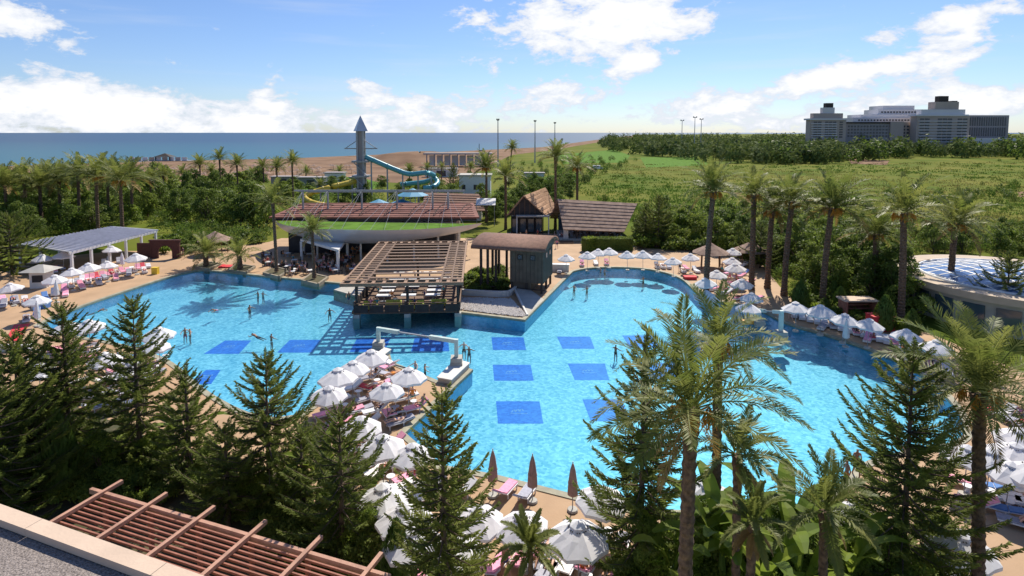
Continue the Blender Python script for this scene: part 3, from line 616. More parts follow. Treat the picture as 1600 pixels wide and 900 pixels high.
# palms further off: trunk, crown, date stalks
def far_palm(cpx, cpy, bpx, bpy_, L, lab, group, seed, z0=0., nf=40, name='date_palm', fruit=True, r0=.3, Y=None):
    if Y is None: base = G(bpx, bpy_, z0)
    else: base = HY(bpx, 300, Y); base.z = 0
    top = HY(cpx, cpy, base.y); h = top.z - base.z; t = thing(name, lab, 'palm tree', base, 0, group)
    link('trunk', trunk_mesh(h, r0, r0 * .85, seed, (top.x - base.x) / h), t)
    o_ = link('crown', FPC[seed % 5], t, (top.x - base.x, 0, h), seed * 1.3, L / 3. * 1.36); o_.rotation_euler = ((seed * 37 % 7 - 3) * .05, (seed * 53 % 7 - 3) * .05, seed * 1.3)
    if fruit: link('date_stalks', FST[seed % 2], t, (top.x - base.x, 0, h - .1), seed, L / 2.2)['kind'] = 'stuff'
    return t
FPC = [palm_crown(3., nf_, 11 + i) for i, nf_ in enumerate((44, 32, 38, 28, 50))]; FST = [stalk_mesh(20 + i) for i in range(2)]
rowR = [(1115, 300, 1103, 462, 3.4), (1178, 305, 1174, 452, 3.2), (1207, 330, 1199, 450, 3.2), (1238, 315, 1225, 462, 3.2), (1300, 325, 1285, 478, 3.6), (1369, 366, 1365, 470, 3.0), (1412, 333, 1407, 505, 3.6), (1493, 350, 1482, 482, 3.3)]
for i, (a, b_, c, d_, L) in enumerate(rowR):
    far_palm(a, b_, c, d_, L, ORD[i] + ' tall date palm from the left in the row behind the right pool', 'tall palms along the right shore', i, r0=.36)
for i, (a, b_, c, d_, L, lab, fr) in enumerate([(426, 318, 432, 424, 3.0, 'tall slender palm in the planter left of the pool bar', False), (487, 362, 491, 434, 2.3, 'shorter palm in the planter beside the pool bar', False)]):
    far_palm(a, b_, c, d_, L, lab, 'palms in pool edge planters', i + 1, .4, 30, fruit=fr, r0=.24)
for i, (a, b_, c, d_, lab) in enumerate([(321, 396, 322, 414, 'squat young palm in the left pool edge planter'), (374, 400, 375, 419, 'squat young palm in the planter beside the red mat')]):
    far_palm(a, b_, c, d_, 2.7, lab, 'palms in pool edge planters', i + 2, .4, 26, fruit=False, r0=.38)
for i, (a, b_, c, Y, lab) in enumerate([(760, 262, 760, 128, 'palm left of the gabled thatched hut'), (790, 275, 790, 118, 'palm standing at the left gable of the thatched hut'), (868, 246, 868, 118, 'tall dark palm between the two thatched roofs'), (902, 262, 902, 125, 'palm behind the long thatched roof'), (800, 232, 797, 260, 'lone palm near the beach light pole')]):
    far_palm(a, b_, c, 0, 3.4, lab, 'palms around the thatched restaurants', i, fruit=i in (0, 3), r0=.3, Y=Y)
for i, (a, b_, Y) in enumerate([(312, 258, 175), (343, 249, 165), (370, 258, 160), (411, 262, 170), (432, 262, 180), (456, 254, 160)]):
    far_palm(a, b_, a + 2, 0, 3.0, ORD[i] + ' palm from the left in the line before the sandy beach', 'palms before the beach', i, fruit=False, r0=.26, Y=Y)
for i, (a, b_, Y) in enumerate([(8, 290, 118), (38, 282, 128), (62, 290, 122), (75, 276, 140), (92, 284, 130), (122, 274, 125), (150, 276, 112), (168, 272, 135), (188, 282, 108), (205, 280, 130)]):
    far_palm(a, b_, a, 0, 4.2, ORD[i] + ' date palm from the left in the dense left palm grove', 'palm grove on the left', i, fruit=i in (6, 8), r0=.34, Y=Y)
for i, (a, b_, Y) in enumerate([(255, 275, 150), (285, 272, 165), (235, 278, 140), (395, 272, 200), (330, 268, 210), (478, 270, 220), (530, 268, 230), (500, 290, 190), (690, 262, 230), (640, 268, 200), (735, 262, 240), (668, 264, 215)]):
    far_palm(a, b_, a, 0, 2.6, 'small far palm near the beach and water slides', 'small palms by the beach', i, fruit=False, r0=.24, Y=Y)

# ------------------------------------------------------------------ broadleaf trees, shrubs, hedges
TP = [tree_proto(7, 6.0, 31, [M_leafA, M_leafA, M_leafB], 3000, .38), tree_proto(6, 5.5, 32, [M_leafB, M_leafA], 2800, .36), tree_proto(8, 5.0, 33, [M_leafA], 2800, .36), tree_proto(5, 5.0, 34, [M_leafB, M_leafC], 2400, .34)]
BP = [bush_proto(41, [M_leafB, M_leafA]), bush_proto(42, [M_leafC, M_leafB]), bush_proto(43, [M_leafA])]
CP = [cypress_proto(1), cypress_proto(2)]; BN = [banana_proto(5), banana_proto(6, 7)]
LOOK = {}
def scatter(poly_px, n, protos, smin, smax, lab, group, seed, mind=2.2, avoid=()):
    r = random.Random(seed); P = PX(poly_px); x0, x1 = min(p[0] for p in P), max(p[0] for p in P); y0, y1 = min(p[1] for p in P), max(p[1] for p in P); got = []; tries = 0
    while len(got) < n and tries < n * 40:
        tries += 1; p = (r.uniform(x0, x1), r.uniform(y0, y1))
        if not inside(p, P) or any(hypot(p[0] - q[0], p[1] - q[1]) < mind for q in got): continue
        got.append(p); s = r.uniform(smin, smax); k = r.randrange(len(protos))
        inst(protos[k], (p[0], p[1], -.03), r.random() * 6.28, ('large ' if s > (smin + smax) / 2 else 'small ') + LOOK[protos[k].name] + lab, group, (s, s, s * r.uniform(.85, 1.15)))
NB = [bush_proto(44, [M_leafB, M_leafA], 3800, .105), bush_proto(45, [M_leafC, M_leafB], 3800, .10), bush_proto(46, [M_leafA], 4200, .105)]
LOOK.update({o.name: w for o, w in zip(TP + BP + NB, ['broad dark ', 'rounded mid-green ', 'tall dark ', 'low bright green ', 'mid-green ', 'bright green ', 'dark ', 'mid-green ', 'bright green ', 'dark '])})
scatter([(0, 395), (40, 376), (230, 352), (300, 352), (420, 362), (420, 330), (300, 318), (0, 325), (-80, 360)], 55, TP, .8, 1.2, 'tree in the thick belt behind the white pergola', 'trees behind the white pergola', 1, 2.7)
scatter([(0, 325), (200, 318), (420, 330), (440, 300), (330, 300), (0, 302)], 55, TP, 1.0, 1.4, 'tree between the palm grove and the beach', 'trees before the beach', 2, 3.6)
scatter([(440, 330), (660, 330), (700, 296), (560, 292), (440, 300)], 28, TP, .6, 1.0, 'tree around the water slides', 'trees around the slides', 3, 3.6)
scatter([(700, 330), (800, 340), (900, 320), (900, 290), (720, 296)], 24, TP, .6, .95, 'tree behind the thatched huts', 'trees behind the thatched huts', 15, 3.4)
scatter([(1005, 384), (1060, 386), (1190, 408), (1240, 458), (1420, 505), (1420, 430), (1400, 400), (1240, 380), (1000, 365)], 66, TP, .6, 1.0, 'tree in the belt behind the right palm row', 'trees behind the right palms', 4, 2.0)
scatter([(1400, 398), (1700, 400), (1700, 376), (1000, 352), (1000, 366)], 46, TP, .45, .8, 'tree at the near rim of the scrub field', 'trees at the field rim', 5, 2.6)
scatter([(745, 345), (795, 350), (800, 325), (760, 318)], 8, TP, .6, .9, 'tree left of the gabled thatched hut', 'trees by the thatched hut', 6, 2.4)
scatter([(1240, 480), (1420, 524), (1425, 500), (1240, 458)], 34, BP, .9, 1.7, 'shrub in the bed behind the right shore parasols', 'shrubs behind the right parasols', 7, .95)
scatter([(985, 388), (1110, 394), (1110, 382), (990, 374)], 16, BP, 1.6, 2.8, 'shrub behind the far parasol row', 'shrubs behind the far parasols', 8, 1.9)
scatter([(724, 456), (738, 426), (785, 424), (798, 453)], 26, BP, .9, 1.5, 'shrub in the bed beside the timber hut', 'shrubs by the timber hut', 9, .9)
scatter([(-120, 650), (60, 650), (250, 720), (330, 765), (450, 800), (330, 815), (150, 800), (-100, 780)], 46, NB, 1.0, 1.9, 'shrub in the thicket at lower left', 'thicket at lower left', 10, 1.2)
scatter([(330, 765), (480, 800), (590, 858), (640, 960), (600, 960), (430, 860)], 26, NB, 1.0, 1.7, 'shrub beyond the slatted pergola', 'shrubs beyond the pergola', 11, 1.0)
scatter([(1000, 890), (1090, 832), (1250, 832), (1330, 855), (1420, 890), (1480, 950), (1500, 1150), (980, 1150)], 64, [NB[1], NB[0], NB[1]], 1.0, 1.9, 'shrub in the bed at lower right', 'shrubs at lower right', 12, 1.0)
scatter([(240, 398), (300, 396), (410, 382), (410, 372), (250, 378)], 18, BP, 1.4, 2.4, 'shrub beside the thatched gazebo', 'shrubs by the gazebo', 14, 1.5)
for i, (px, py, h) in enumerate([(1250, 483, 3.1), (1312, 486, 2.6), (1382, 517, 3.4), (1424, 527, 2.6), (1302, 472, 2.4)]):
    inst(CP[i % 2], G(px, py), i, ['clipped cone shrub left of the open shelf stand', 'clipped cone shrub behind the second right shore parasol', 'largest clipped cone shrub right of the red stall', 'clipped cone shrub beside the round building', 'small clipped cone shrub behind its neighbours'][i], 'clipped cone shrubs', (h * .62, h * .62, h))
inst(CP[0], HY(95, 800, 30).xy.to_3d(), 1, 'tall bright clipped cone shrub at lower left', 'clipped cone shrubs', (2.2, 2.2, 4.6))
inst(CP[1], HY(620, 895, 23.5).xy.to_3d(), 2, 'bright clipped cone shrub at the bottom edge', 'clipped cone shrubs', (1.5, 1.5, 3.2))
for i, (px, Y, h_, lab) in enumerate([(1128, 22.5, 6.2, 'tall banana plant right behind the large palm trunk'), (1228, 23, 6.6, 'tall banana plant with upright leaves near the pool at right'), (1190, 21, 5.8, 'banana plant in front of the short shaggy palm'), (1255, 21.5, 5.6, 'banana plant left of the young palm'), (1330, 22, 5.0, 'banana plant right of the young palm'), (1052, 22, 5.4, 'banana plant left of the large palm trunk'), (505, 29, 4.6, 'banana plant beside the peninsula parasols'), (300, 33, 4.8, 'banana plant beside the slim pine')]):
    p = HY(px, 850, Y); inst(BN[i % 2], (p.x, Y, 0), i, lab, 'banana plants', h_ / 3.3)
NT = [tree_proto(5.5, 3.4, 61, [M_leafC, M_leafB], 9000, .15, .18, 'small_leafy_tree'), tree_proto(5.0, 3.6, 62, [M_leafB, M_leafC, M_leafA], 9000, .15, .18, 'small_leafy_tree')]
for i, (px, Y, k) in enumerate([(1035, 23, .8), (1105, 24.5, .72), (1150, 22.5, .85), (1215, 24, .78), (1270, 23, .8), (1345, 24, .7), (1390, 22.5, .8), (1465, 23.5, .7)]):
    p = HY(px, 850, Y); inst(NT[i % 2], (p.x, Y, 0), i * 1.7, ORD[i] + ' small leafy tree from the left in the lower right bed', 'small trees at lower right', k)
for i, (px, Y, k) in enumerate([(30, 31, .62), (110, 33, .5), (165, 31, .66), (255, 32, .6), (330, 30, .62), (395, 29, .6), (455, 28, .55), (520, 26.5, .6), (575, 25.5, .5)]):
    p = HY(px, 850, Y); inst(NT[(i + 1) % 2], (p.x, Y, 0), i * 1.3, ORD[i] + ' small leafy tree from the left under the left pines', 'small trees at lower left', k)
# box hedge behind the far parasols
hd = thing('clipped_hedge', 'dark clipped hedge in front of the long thatched roof', 'hedge', G(912, 393)); a0, a1 = G(930, 391) - G(912, 393), G(988, 391) - G(912, 393)
def hedge(p0, p1, h, w, seed, mats, parent, name):
    r = np.random.default_rng(seed); L = (p1 - p0).length; n = int(L * h * 160); q = Q(); t = r.random(n); e = np.array((p1 - p0).normalized()); s = np.array([-e[1], e[0], 0]); side = r.integers(0, 3, n)
    u = np.where(side == 0, -w / 2, np.where(side == 1, r.uniform(-w / 2, w / 2, n), w / 2)); z = np.where(side == 1, h, r.random(n) * h)
    p = np.array(p0) + np.outer(t * L, e) + np.outer(u, s) + np.outer(z, [0, 0, 1]) + r.normal(0, .04, (n, 3)); dv = unit(r.normal(0, 1, (n, 3))); sd_ = unit(np.cross(dv, r.normal(0, 1, (n, 3))))
    q.add(*kites(p, dv, r.uniform(.15, .28, n), r.uniform(.1, .16, n), sd_)); link(name, q.mesh(name, mats), parent)
    b = MB(); b.beam(Vector(p0) + Vector((0, 0, h * .48)), Vector(p1) + Vector((0, 0, h * .48)), w * .9, h * .92); b.build('inner_twigs', M_leafA, parent)
hedge(a0, a1, 2.2, 1.4, 3, [M_leafA], hd, 'foliage')
hd = thing('clipped_hedge', 'bright square clipped hedge block at the far pool steps', 'hedge', G(912, 393)); hedge(Vector((0, 0, 0)), G(930, 391) - G(912, 393) - Vector((.2, 0, 0)), 2.3, 1.4, 4, [M_leafC, M_leafB], hd, 'foliage')

# ------------------------------------------------------------------ scrub field, far woods (nobody could count these)
def far_clumps(name, pts, hs, seed, mats, per=60, leaf=.9):
    r = np.random.default_rng(seed); q = Q()
    for (x, y), h in zip(pts, hs):
        n = per; d = unit(r.normal(0, 1, (n, 3))); d[:, 2] = np.abs(d[:, 2]); lob = 1 + .25 * np.sin(d[:, :1] * 7 + r.random() * 6) * np.cos(d[:, 1:2] * 6)
        p = np.array([x, y, h * .12]) + d * lob * np.array([h * .5, h * .5, h * .85]) * (.62 + .38 * r.random((n, 1)))
        nn = unit(d + r.normal(0, .5, (n, 3))); dv = unit(np.cross(nn, r.normal(0, 1, (n, 3)))); sd_ = np.cross(nn, dv); l = h * leaf * .3 * r.uniform(.6, 1.3, n)
        q.add(*kites(p, dv, l, l * .75, sd_), int(r.integers(0, len(mats))))
    o = link(name, q.mesh(name, mats)); o['kind'] = 'stuff'; o['label'] = name.replace('_', ' '); return o
def rnd_px(poly, n, seed):
    r = random.Random(seed); x0, x1 = min(p[0] for p in poly), max(p[0] for p in poly); y0, y1 = min(p[1] for p in poly), max(p[1] for p in poly); out = []
    while len(out) < n:
        p = (r.uniform(x0, x1), r.uniform(y0, y1))
        if inside(p, poly): out.append(tuple(G(*p)[:2]))
    return out
rr = random.Random(3)
M_far2 = mat('far_leaf_light', (.085, .12, .045), .8, spec=.05, c2=(.17, .20, .08), scale=.05, transl=.25)
pts = rnd_px([(1000, 213), (1130, 214), (1260, 216), (1750, 218), (1750, 248), (1400, 246), (1240, 258), (1100, 254), (960, 238), (930, 228)], 900, 1)
far_clumps('far_woodland', pts, [min(19, rr.uniform(5, 12) + p[1] * .008) for p in pts], 1, [M_leafFar, M_leafFar, M_far2], 90, .6)
pts = rnd_px([(1195, 258), (1270, 258), (1440, 248), (1560, 248), (1700, 252), (1700, 236), (1195, 236)], 110, 12); far_clumps('far_dark_grove', pts, [rr.uniform(10, 17) for p in pts], 12, [M_leafFar, M_leafA], 220, .5)
scr = [mat('scrub_leaf', (.09, .135, .024), .85, spec=.05, c2=(.18, .195, .05), scale=.03, transl=.4, world=True), mat('scrub_dry', (.17, .155, .045), .9, spec=.05, c2=(.27, .225, .08), scale=.03, transl=.35, world=True), mat('scrub_green', (.07, .135, .02), .85, spec=.05, c2=(.13, .20, .036), scale=.03, transl=.4, world=True)]
field = [(905, 300), (1000, 352), (1400, 394), (1750, 400), (1750, 250), (1380, 254), (1200, 260), (1000, 256), (900, 275)]
def blades(name, poly, n, seed, mats):          # low growth: upright leaves in drifts
    r = np.random.default_rng(seed); pts = np.array(rnd_px(poly, n, seed)); k = 9; q = Q()
    for mi, m_ in enumerate(mats):
        sel = (np.sin(pts[:, 0] * .043 + 1.3 * np.sin(pts[:, 1] * .021)) + np.cos(pts[:, 1] * .031 + pts[:, 0] * .012) + r.normal(0, .5, len(pts)))
        sel = pts[(sel < -.45) if mi == 1 else ((sel >= -.45) & (sel < .6)) if mi == 0 else (sel >= .6)]
        base = np.repeat(sel, k, 0); s_ = (1 + base[:, 1] * .004); base = np.concatenate([base + r.normal(0, .55, base.shape) * s_[:, None], np.zeros((len(base), 1))], 1)
        dv = unit(r.normal(0, .55, base.shape) + np.array([0, 0, 1.])); sd_ = unit(np.cross(dv, r.normal(0, 1, base.shape))); l = r.uniform(.2, .5, len(base)) * s_ * (.8, .7, 1.0)[mi]
        q.add(*kites(base, dv, l, l * .55, sd_), mi)
    o = link(name, q.mesh(name, mats)); o['kind'] = 'stuff'; o['label'] = 'low green and straw-coloured growth across the field'; return o
blades('scrub_field_growth', field, 6500, 5, scr)
pts = rnd_px(field, 70, 6); far_clumps('scrub_bushes', pts, [rr.uniform(1.2, 3.0) for p in pts], 6, [M_leafB, scr[2], scr[0]], 240, .42)
pts = rnd_px([(800, 262), (900, 246), (1000, 250), (960, 268), (900, 300), (820, 300)], 150, 8); far_clumps('beach_side_scrub', pts, [rr.uniform(1.5, 4.5) for p in pts], 8, [M_leafFar, scr[2]], 120, .5)
pts = rnd_px([(1250, 318), (1620, 330), (1620, 290), (1540, 300)], 26, 9); far_clumps('field_thicket', pts, [rr.uniform(2., 3.8) for p in pts], 9, [M_leafA, scr[2]], 260, .4)
pts = rnd_px([(-40, 372), (60, 372), (230, 352), (300, 385), (420, 372), (440, 335), (700, 330), (700, 296), (560, 290), (330, 300), (0, 303), (-60, 330)], 900, 10); far_clumps('garden_undergrowth', pts, [rr.uniform(1.4, 2.8) for p in pts], 10, [M_leafA, M_leafB, scr[2]], 110, .42)
pts = rnd_px([(1000, 386), (1190, 410), (1240, 462), (1420, 508), (1420, 398), (1700, 400), (1700, 372), (1000, 352)], 420, 11); far_clumps('border_undergrowth', pts, [rr.uniform(1.0, 2.4) for p in pts], 11, [M_leafA, M_leafB, scr[2]], 120, .36)
# ------------------------------------------------------------------ crescent-roofed restaurant
O = G(590, 416); O.z = 0
L0, R0, F0 = G(430, 345, 5.0) - O, G(753, 350, 5.0) - O, G(590, 362, 5.3) - O
def circ(p, q, r):
    ax, ay, bx, by, cx, cy = p.x, p.y, q.x, q.y, r.x, r.y; dd = 2 * (ax * (by - cy) + bx * (cy - ay) + cx * (ay - by))
    ux = ((ax * ax + ay * ay) * (by - cy) + (bx * bx + by * by) * (cy - ay) + (cx * cx + cy * cy) * (ay - by)) / dd; uy = ((ax * ax + ay * ay) * (cx - bx) + (bx * bx + by * by) * (ax - cx) + (cx * cx + cy * cy) * (bx - ax)) / dd
    return Vector((ux, uy, 0)), hypot(ax - ux, ay - uy)
cc, rad = circ(L0, F0, R0); a0 = atan2(L0.y - cc.y, L0.x - cc.x); a1 = atan2(R0.y - cc.y, R0.x - cc.x)
if a0 > 0: a0 -= 2 * pi
if a1 > 0: a1 -= 2 * pi
arc = [a0 + (a1 - a0) * i / 40 for i in range(41)]
rest = thing('crescent_roof_restaurant', 'restaurant with crescent grey metal roof edge, grass roof and steel masts', 'building', O)
b = MB(); vs = []
for i, a in enumerate(arc):
    t = 1 - abs(i - 20) / 20.; sag = .3 + 1.75 * t ** .6; p = cc + Vector((cos(a), sin(a), 0)) * rad; pin = cc + Vector((cos(a), sin(a), 0)) * (rad - .25 - 1.7 * t); pb = cc + Vector((cos(a), sin(a), 0)) * (rad - .1 - .3 * t)
    vs += [(p.x, p.y, 5.2 + .4 * t), (pb.x, pb.y, 5.15 - sag * .55), (pin.x, pin.y, 5.15 - sag)]
b.add(vs, [(i * 3 + j, i * 3 + j + 1, (i + 1) * 3 + j + 1, (i + 1) * 3 + j) for i in range(40) for j in range(2)]); b.build('metal_fascia', M_zinc, rest, True)
arcp = [(cc.x + cos(a) * (rad - .05), cc.y + sin(a) * (rad - .05)) for a in arc]
arcp = [(cc.x + cos(a) * (rad - 2.6), cc.y + sin(a) * (rad - 2.6)) for a in arc[2:-2]]
MB().prism(arcp, 4.2, 5.05).build('roof_slab', M_offw, rest)
arcp = [(cc.x + cos(a) * (rad - .45), cc.y + sin(a) * (rad - .45)) for a in arc[1:-1]]
MB().prism(arcp, 5.06, 5.12).build('grass_roof', M_lawn, rest)
yb = max(L0.y, R0.y) - .3; xl, xr = L0.x - .8, R0.x - .6
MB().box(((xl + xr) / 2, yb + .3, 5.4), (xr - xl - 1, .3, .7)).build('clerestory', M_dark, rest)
b = MB(); q = [(xl, yb - .3, 5.75), (xr, yb - .3, 5.75), (xr - 1.6, yb + 9, 7.0), (xl + 2.2, yb + 9, 7.0)]; b.slab(q, .25); troof = b.build('tiled_roof', M_tile, rest)
for k in range(7):          # courses of tiles catch the light as low ridges
    t = (k + .5) / 7; z = 5.78 + 1.25 * t; y = yb - .3 + 9.3 * t; MB().box(((xl + xr) / 2 + .3 * t, y, z), (xr - xl - 1.4 - 3.6 * t, .10, .09)).build('tile_course', M_tile, troof)
MB().box(((xl + xr) / 2, yb + 4.5, 2.4), (xr - xl - 8, 8, 4.6)).build('rear_wall', M_plant, rest)
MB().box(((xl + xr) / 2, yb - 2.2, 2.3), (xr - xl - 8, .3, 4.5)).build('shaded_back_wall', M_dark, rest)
MB().box((F0.x - 4.5, yb - 2.55, 2.6), (5.0, .2, 1.6)).build('bar_menu_board', M_offw, rest)
for k in range(9):
    a = a0 + (a1 - a0) * (k + .5) / 9; p = cc + Vector((cos(a), sin(a), 0)) * (rad - 3.2); MB().tube([(p.x, p.y, 0), (p.x, p.y, 4.7)], .16, 10).build('column', M_offw, rest)
mast_px = [473, 512, 565, 620, 676, 700]; yM = yb + O.y + 5; tops = []
for px in mast_px:
    tp = HY(px, 298, yM) - O; tops.append(tp); MB().beam((tp.x, tp.y, 6.2), (tp.x, tp.y, tp.z), .28, .28).build('mast', M_steel, rest)
MB().beam(tops[0] - Vector((1.5, 0, 0)), tops[-1] + Vector((3, 0, 0)), .25, .3).build('top_rail', M_steel, rest)
MB().beam(tops[0] + Vector((.3, 1.5, -.35)), tops[-1] + Vector((2.4, 1.5, -.35)), .16, .2).build('top_rail', M_steel, rest)
for k in range(17):
    t = (k + .5) / 17; a = a0 + (a1 - a0) * (.06 + .88 * t); p = cc + Vector((cos(a), sin(a), 0)) * (rad - .6); j = min(5, int(t * 6)); MB().tube([tops[j], (p.x, p.y, 5.15)], .022, 5).build('stay_cable', M_steel, rest)
for k in range(8):
    x = xl + 2.5 + k * (xr - xl - 4) / 7.5; b = MB(); pp = [Vector((x + .25 * i, yb + .2 + i * .9, 5.95 + .9 * sin(pi * i / 8) + .1 * i)) for i in range(9)]; b.tube(pp, .07, 5); b.build('roof_rib', M_darkw, rest)
# white portico and terrace in front
pt = thing('white_portico', 'white portico with square pillars left of the pool bar', 'portico', G(505, 420)); c = G(505, 420)
P4 = [G(x, y) - c for x, y in ((470, 405), (530, 425), (545, 402), (490, 392))]
MB().prism([(p.x, p.y) for p in P4], 2.9, 3.25).build('roof', M_white, pt)
for p in P4: MB().box((p.x * .95, p.y * .95, 1.45), (.35, .35, 2.9)).build('pillar', M_white, pt)
# tiled annex behind on the right
c = G(715, 345); an = thing('tiled_annex', 'brown tiled gable roof building behind the crescent roof, right end', 'building', (c.x, c.y, 0))
q = [HY(660, 327, c.y - 1) - c, HY(758, 329, c.y - 1) - c, HY(748, 303, c.y + 6) - c, HY(663, 301, c.y + 6) - c]; aroof = MB().slab(q, .25).build('roof', M_shing, an)
for k in range(1, 7):
    t = k / 7; a = Vector(q[0]).lerp(Vector(q[3]), t) + Vector((0, 0, .05)); e_ = Vector(q[1]).lerp(Vector(q[2]), t) + Vector((0, 0, .05)); MB().beam(a, e_, .12, .1).build('shingle_course', M_shing, aroof)
q2 = [q[3], q[2], Vector(q[2]) + Vector((2.5, 6, -4)), Vector(q[3]) + Vector((-1, 6, -4))]; MB().slab(q2, .25).build('rear_roof', M_shing, an)
zt = min(p.z for p in q) - .2; MB().box(((q[0].x + q[1].x) / 2, 4, zt / 2), (abs(q[1].x - q[0].x) - 2, 8, zt)).build('wall', M_offw, an)
aw = thing('white_awning', 'white ribbed awning beside the tiled annex', 'awning', G(757, 352)); MB().slab([(-1.8, -1.5, 4.6), (2.4, -1.5, 4.6), (2.4, 2.5, 5.6), (-1.8, 2.5, 5.6)], .1).build('cloth', M_canvas, aw)
for sx in (-1.6, 2.2): MB().box((sx, -1.3, 2.3), (.12, .12, 4.6)).build('post', M_steel, aw)

# ------------------------------------------------------------------ pool bar on piers with slatted roof
Ob = G(532, 446, 4.2); Ob.z = 0; bar = thing('pool_bar', 'brown timber pool bar on concrete piers with slatted ladder-framed roof', 'pool bar', Ob, SA)
W, D, ZR_ = 12.6, 23.2, 4.2
def bm_(name, a, c_, w, h, m, par=None): return MB().beam(a, c_, w, h).build(name, m, par or bar)
for v in (0.1, 1.35, D - 1.3, D): bm_('cross_beam', (-.1, v, ZR_), (W + .1, v, ZR_), .22, .34, M_woodl if v < .5 else M_wood)
for u in (0.05, 1.25, 2.5, W - 2.3, W - 1.2, W - .05): bm_('long_beam', (u, 0.25, ZR_ + .02), (u, D - .1, ZR_ + .02), .2, .30, M_woodl if u in (.05, W - .05, 1.25) else M_wood)
for k in range(11): bm_('roof_plank', (2.6, 2.5 + k * 1.85, ZR_ + .12), (W - 2.4, 2.5 + k * 1.85, ZR_ + .12), .62, .07, M_wood)
rung = MB().box((0, 0, 0), (.34, 1.05, .1)).mesh('rung', M_woodl); rung2 = MB().box((0, 0, 0), (1.0, .55, .1)).mesh('rung', M_wood)
for k in range(11): link('rung', rung, bar, (1.0 + k * 1.12, .73, ZR_ + .08)); link('rung', rung, bar, (1.0 + k * 1.12, D - .65, ZR_ + .08))
for k in range(18):
    for u in (.65, 1.87, W - 1.75, W - .62): link('rung', rung2, bar, (u, 1.9 + k * 1.12, ZR_ + .08))
MB().box((W / 2 - .1, 8.4, .45), (11.4, 11.6, .3)).build('platform', M_wood, bar)
for (a, c_) in (((.7, 2.6), (12.2, 2.6)), ((.7, 2.7), (.7, 14)), ((12.2, 2.7), (12.2, 14))):
    L_ = hypot(c_[0] - a[0], c_[1] - a[1]); nseg = max(1, round(L_ / 1.65))
    for k in range(nseg):
        p0 = Vector((*a, .85)).lerp(Vector((*c_, .85)), k / nseg + .006); p1 = Vector((*a, .85)).lerp(Vector((*c_, .85)), (k + 1) / nseg - .006); bm_('parapet_panel', p0, p1, .08, .85, M_darkw)
    bm_('handrail', (*a, 1.45), (*c_, 1.45), .12, .08, M_wood)
for u in (1.0, 6.5, 12.0):
    for v in (2.9, 8.5, 13.8):
        if not (u == 6.5 and v == 8.5): MB().box((u, v, 2.3), (.28, .28, 3.5)).build('post', M_darkw, bar)
        MB().box((u, v - .1, -.55), (.7, .7, 1.6)).build('pier', M_conc, bar); MB().box((u, v - .1, .28), (.3, .3, .2)).build('pier_cap', M_darkw, bar)
# furniture in the bar
def sofa(loc, rz, lab):
    t = thing('lime_sofa', lab, 'sofa', loc, rz, 'lime seats in the pool bar'); MB().box((0, 0, .25), (1.6, .7, .35)).build('seat', M_lime, t); MB().box((0, .33, .6), (1.6, .16, .5)).build('backrest', M_lime, t)
    for s in (-1, 1): MB().box((s * .78, 0, .45), (.14, .7, .35)).build('armrest', M_lime, t)
def bw(u, v, z=.6): return Ob + UX * u + VX * v + Vector((0, 0, z))
for i, (u, v) in enumerate([(2.4, 3.3), (4.8, 4.2), (7.4, 3.3), (9.8, 4.2)]): sofa(bw(u, v), SA + (pi if i % 2 else 0), ORD[i] + ' lime green seat from the left inside the pool bar')
TB = thing('cafe_table', 'x', 'table'); MB().box((0, 0, .73), (1.0, 1.0, .05)).build('top', M_white, TB); MB().tube([(0, 0, .02), (0, 0, .7)], .05, 8).build('leg', M_steel, TB); MB().tube([(0, 0, 0), (0, 0, .04)], .28, 10).build('foot', M_steel, TB)
CH = thing('cafe_chair', 'x', 'chair'); MB().box((0, 0, .44), (.46, .46, .06)).build('seat', M_darkw, CH); MB().box((0, .22, .7), (.46, .05, .45)).build('backrest', M_darkw, CH)
for sx in (-.2, .2):
    for sy in (-.2, .2): MB().box((sx, sy, .21), (.045, .045, .42)).build('leg', M_darkw, CH)
k = 0
for v in (6.2, 8.2, 10.2, 12.2):
    for u in (3.4, 6.2, 9.0):
        if u == 6.2 and v > 8 and v < 9: continue
        inst(TB, bw(u, v), SA, 'white square table under the slatted roof of the pool bar', 'tables in the pool bar', (1.7, 1, 1)); 
for i in range(8): inst(TB, G(560 + 17 * i, 425 - 6 * (i % 3), .0) if False else bw(3.5 + 2.0 * (i % 4), 16 + 3.2 * (i // 4), 0), SA, 'white table on the land side under the slatted bar roof', 'tables on land under the bar roof', (1.9, 1.1, 1))
BARDECK = [tuple(bw(u, v)[:2]) for u, v in ((.6, 13.9), (12.3, 13.9), (12.3, 26), (-3, 26))]
# jetty ledge on the left of the bar
c = G(540, 457); jt = thing('pool_ledge', 'low pale ledge reaching into the pool left of the bar', 'ledge', c); P4 = [G(x, y) - c for x, y in ((521, 453), (556, 463), (590, 452), (545, 444.5))]
MB().prism([(p.x, p.y) for p in P4], -1.3, .02).build('slab', M_plant, jt); MB().prism([(p.x * .96, p.y * .96) for p in P4], .021, .06).build('cap', M_conc, jt)

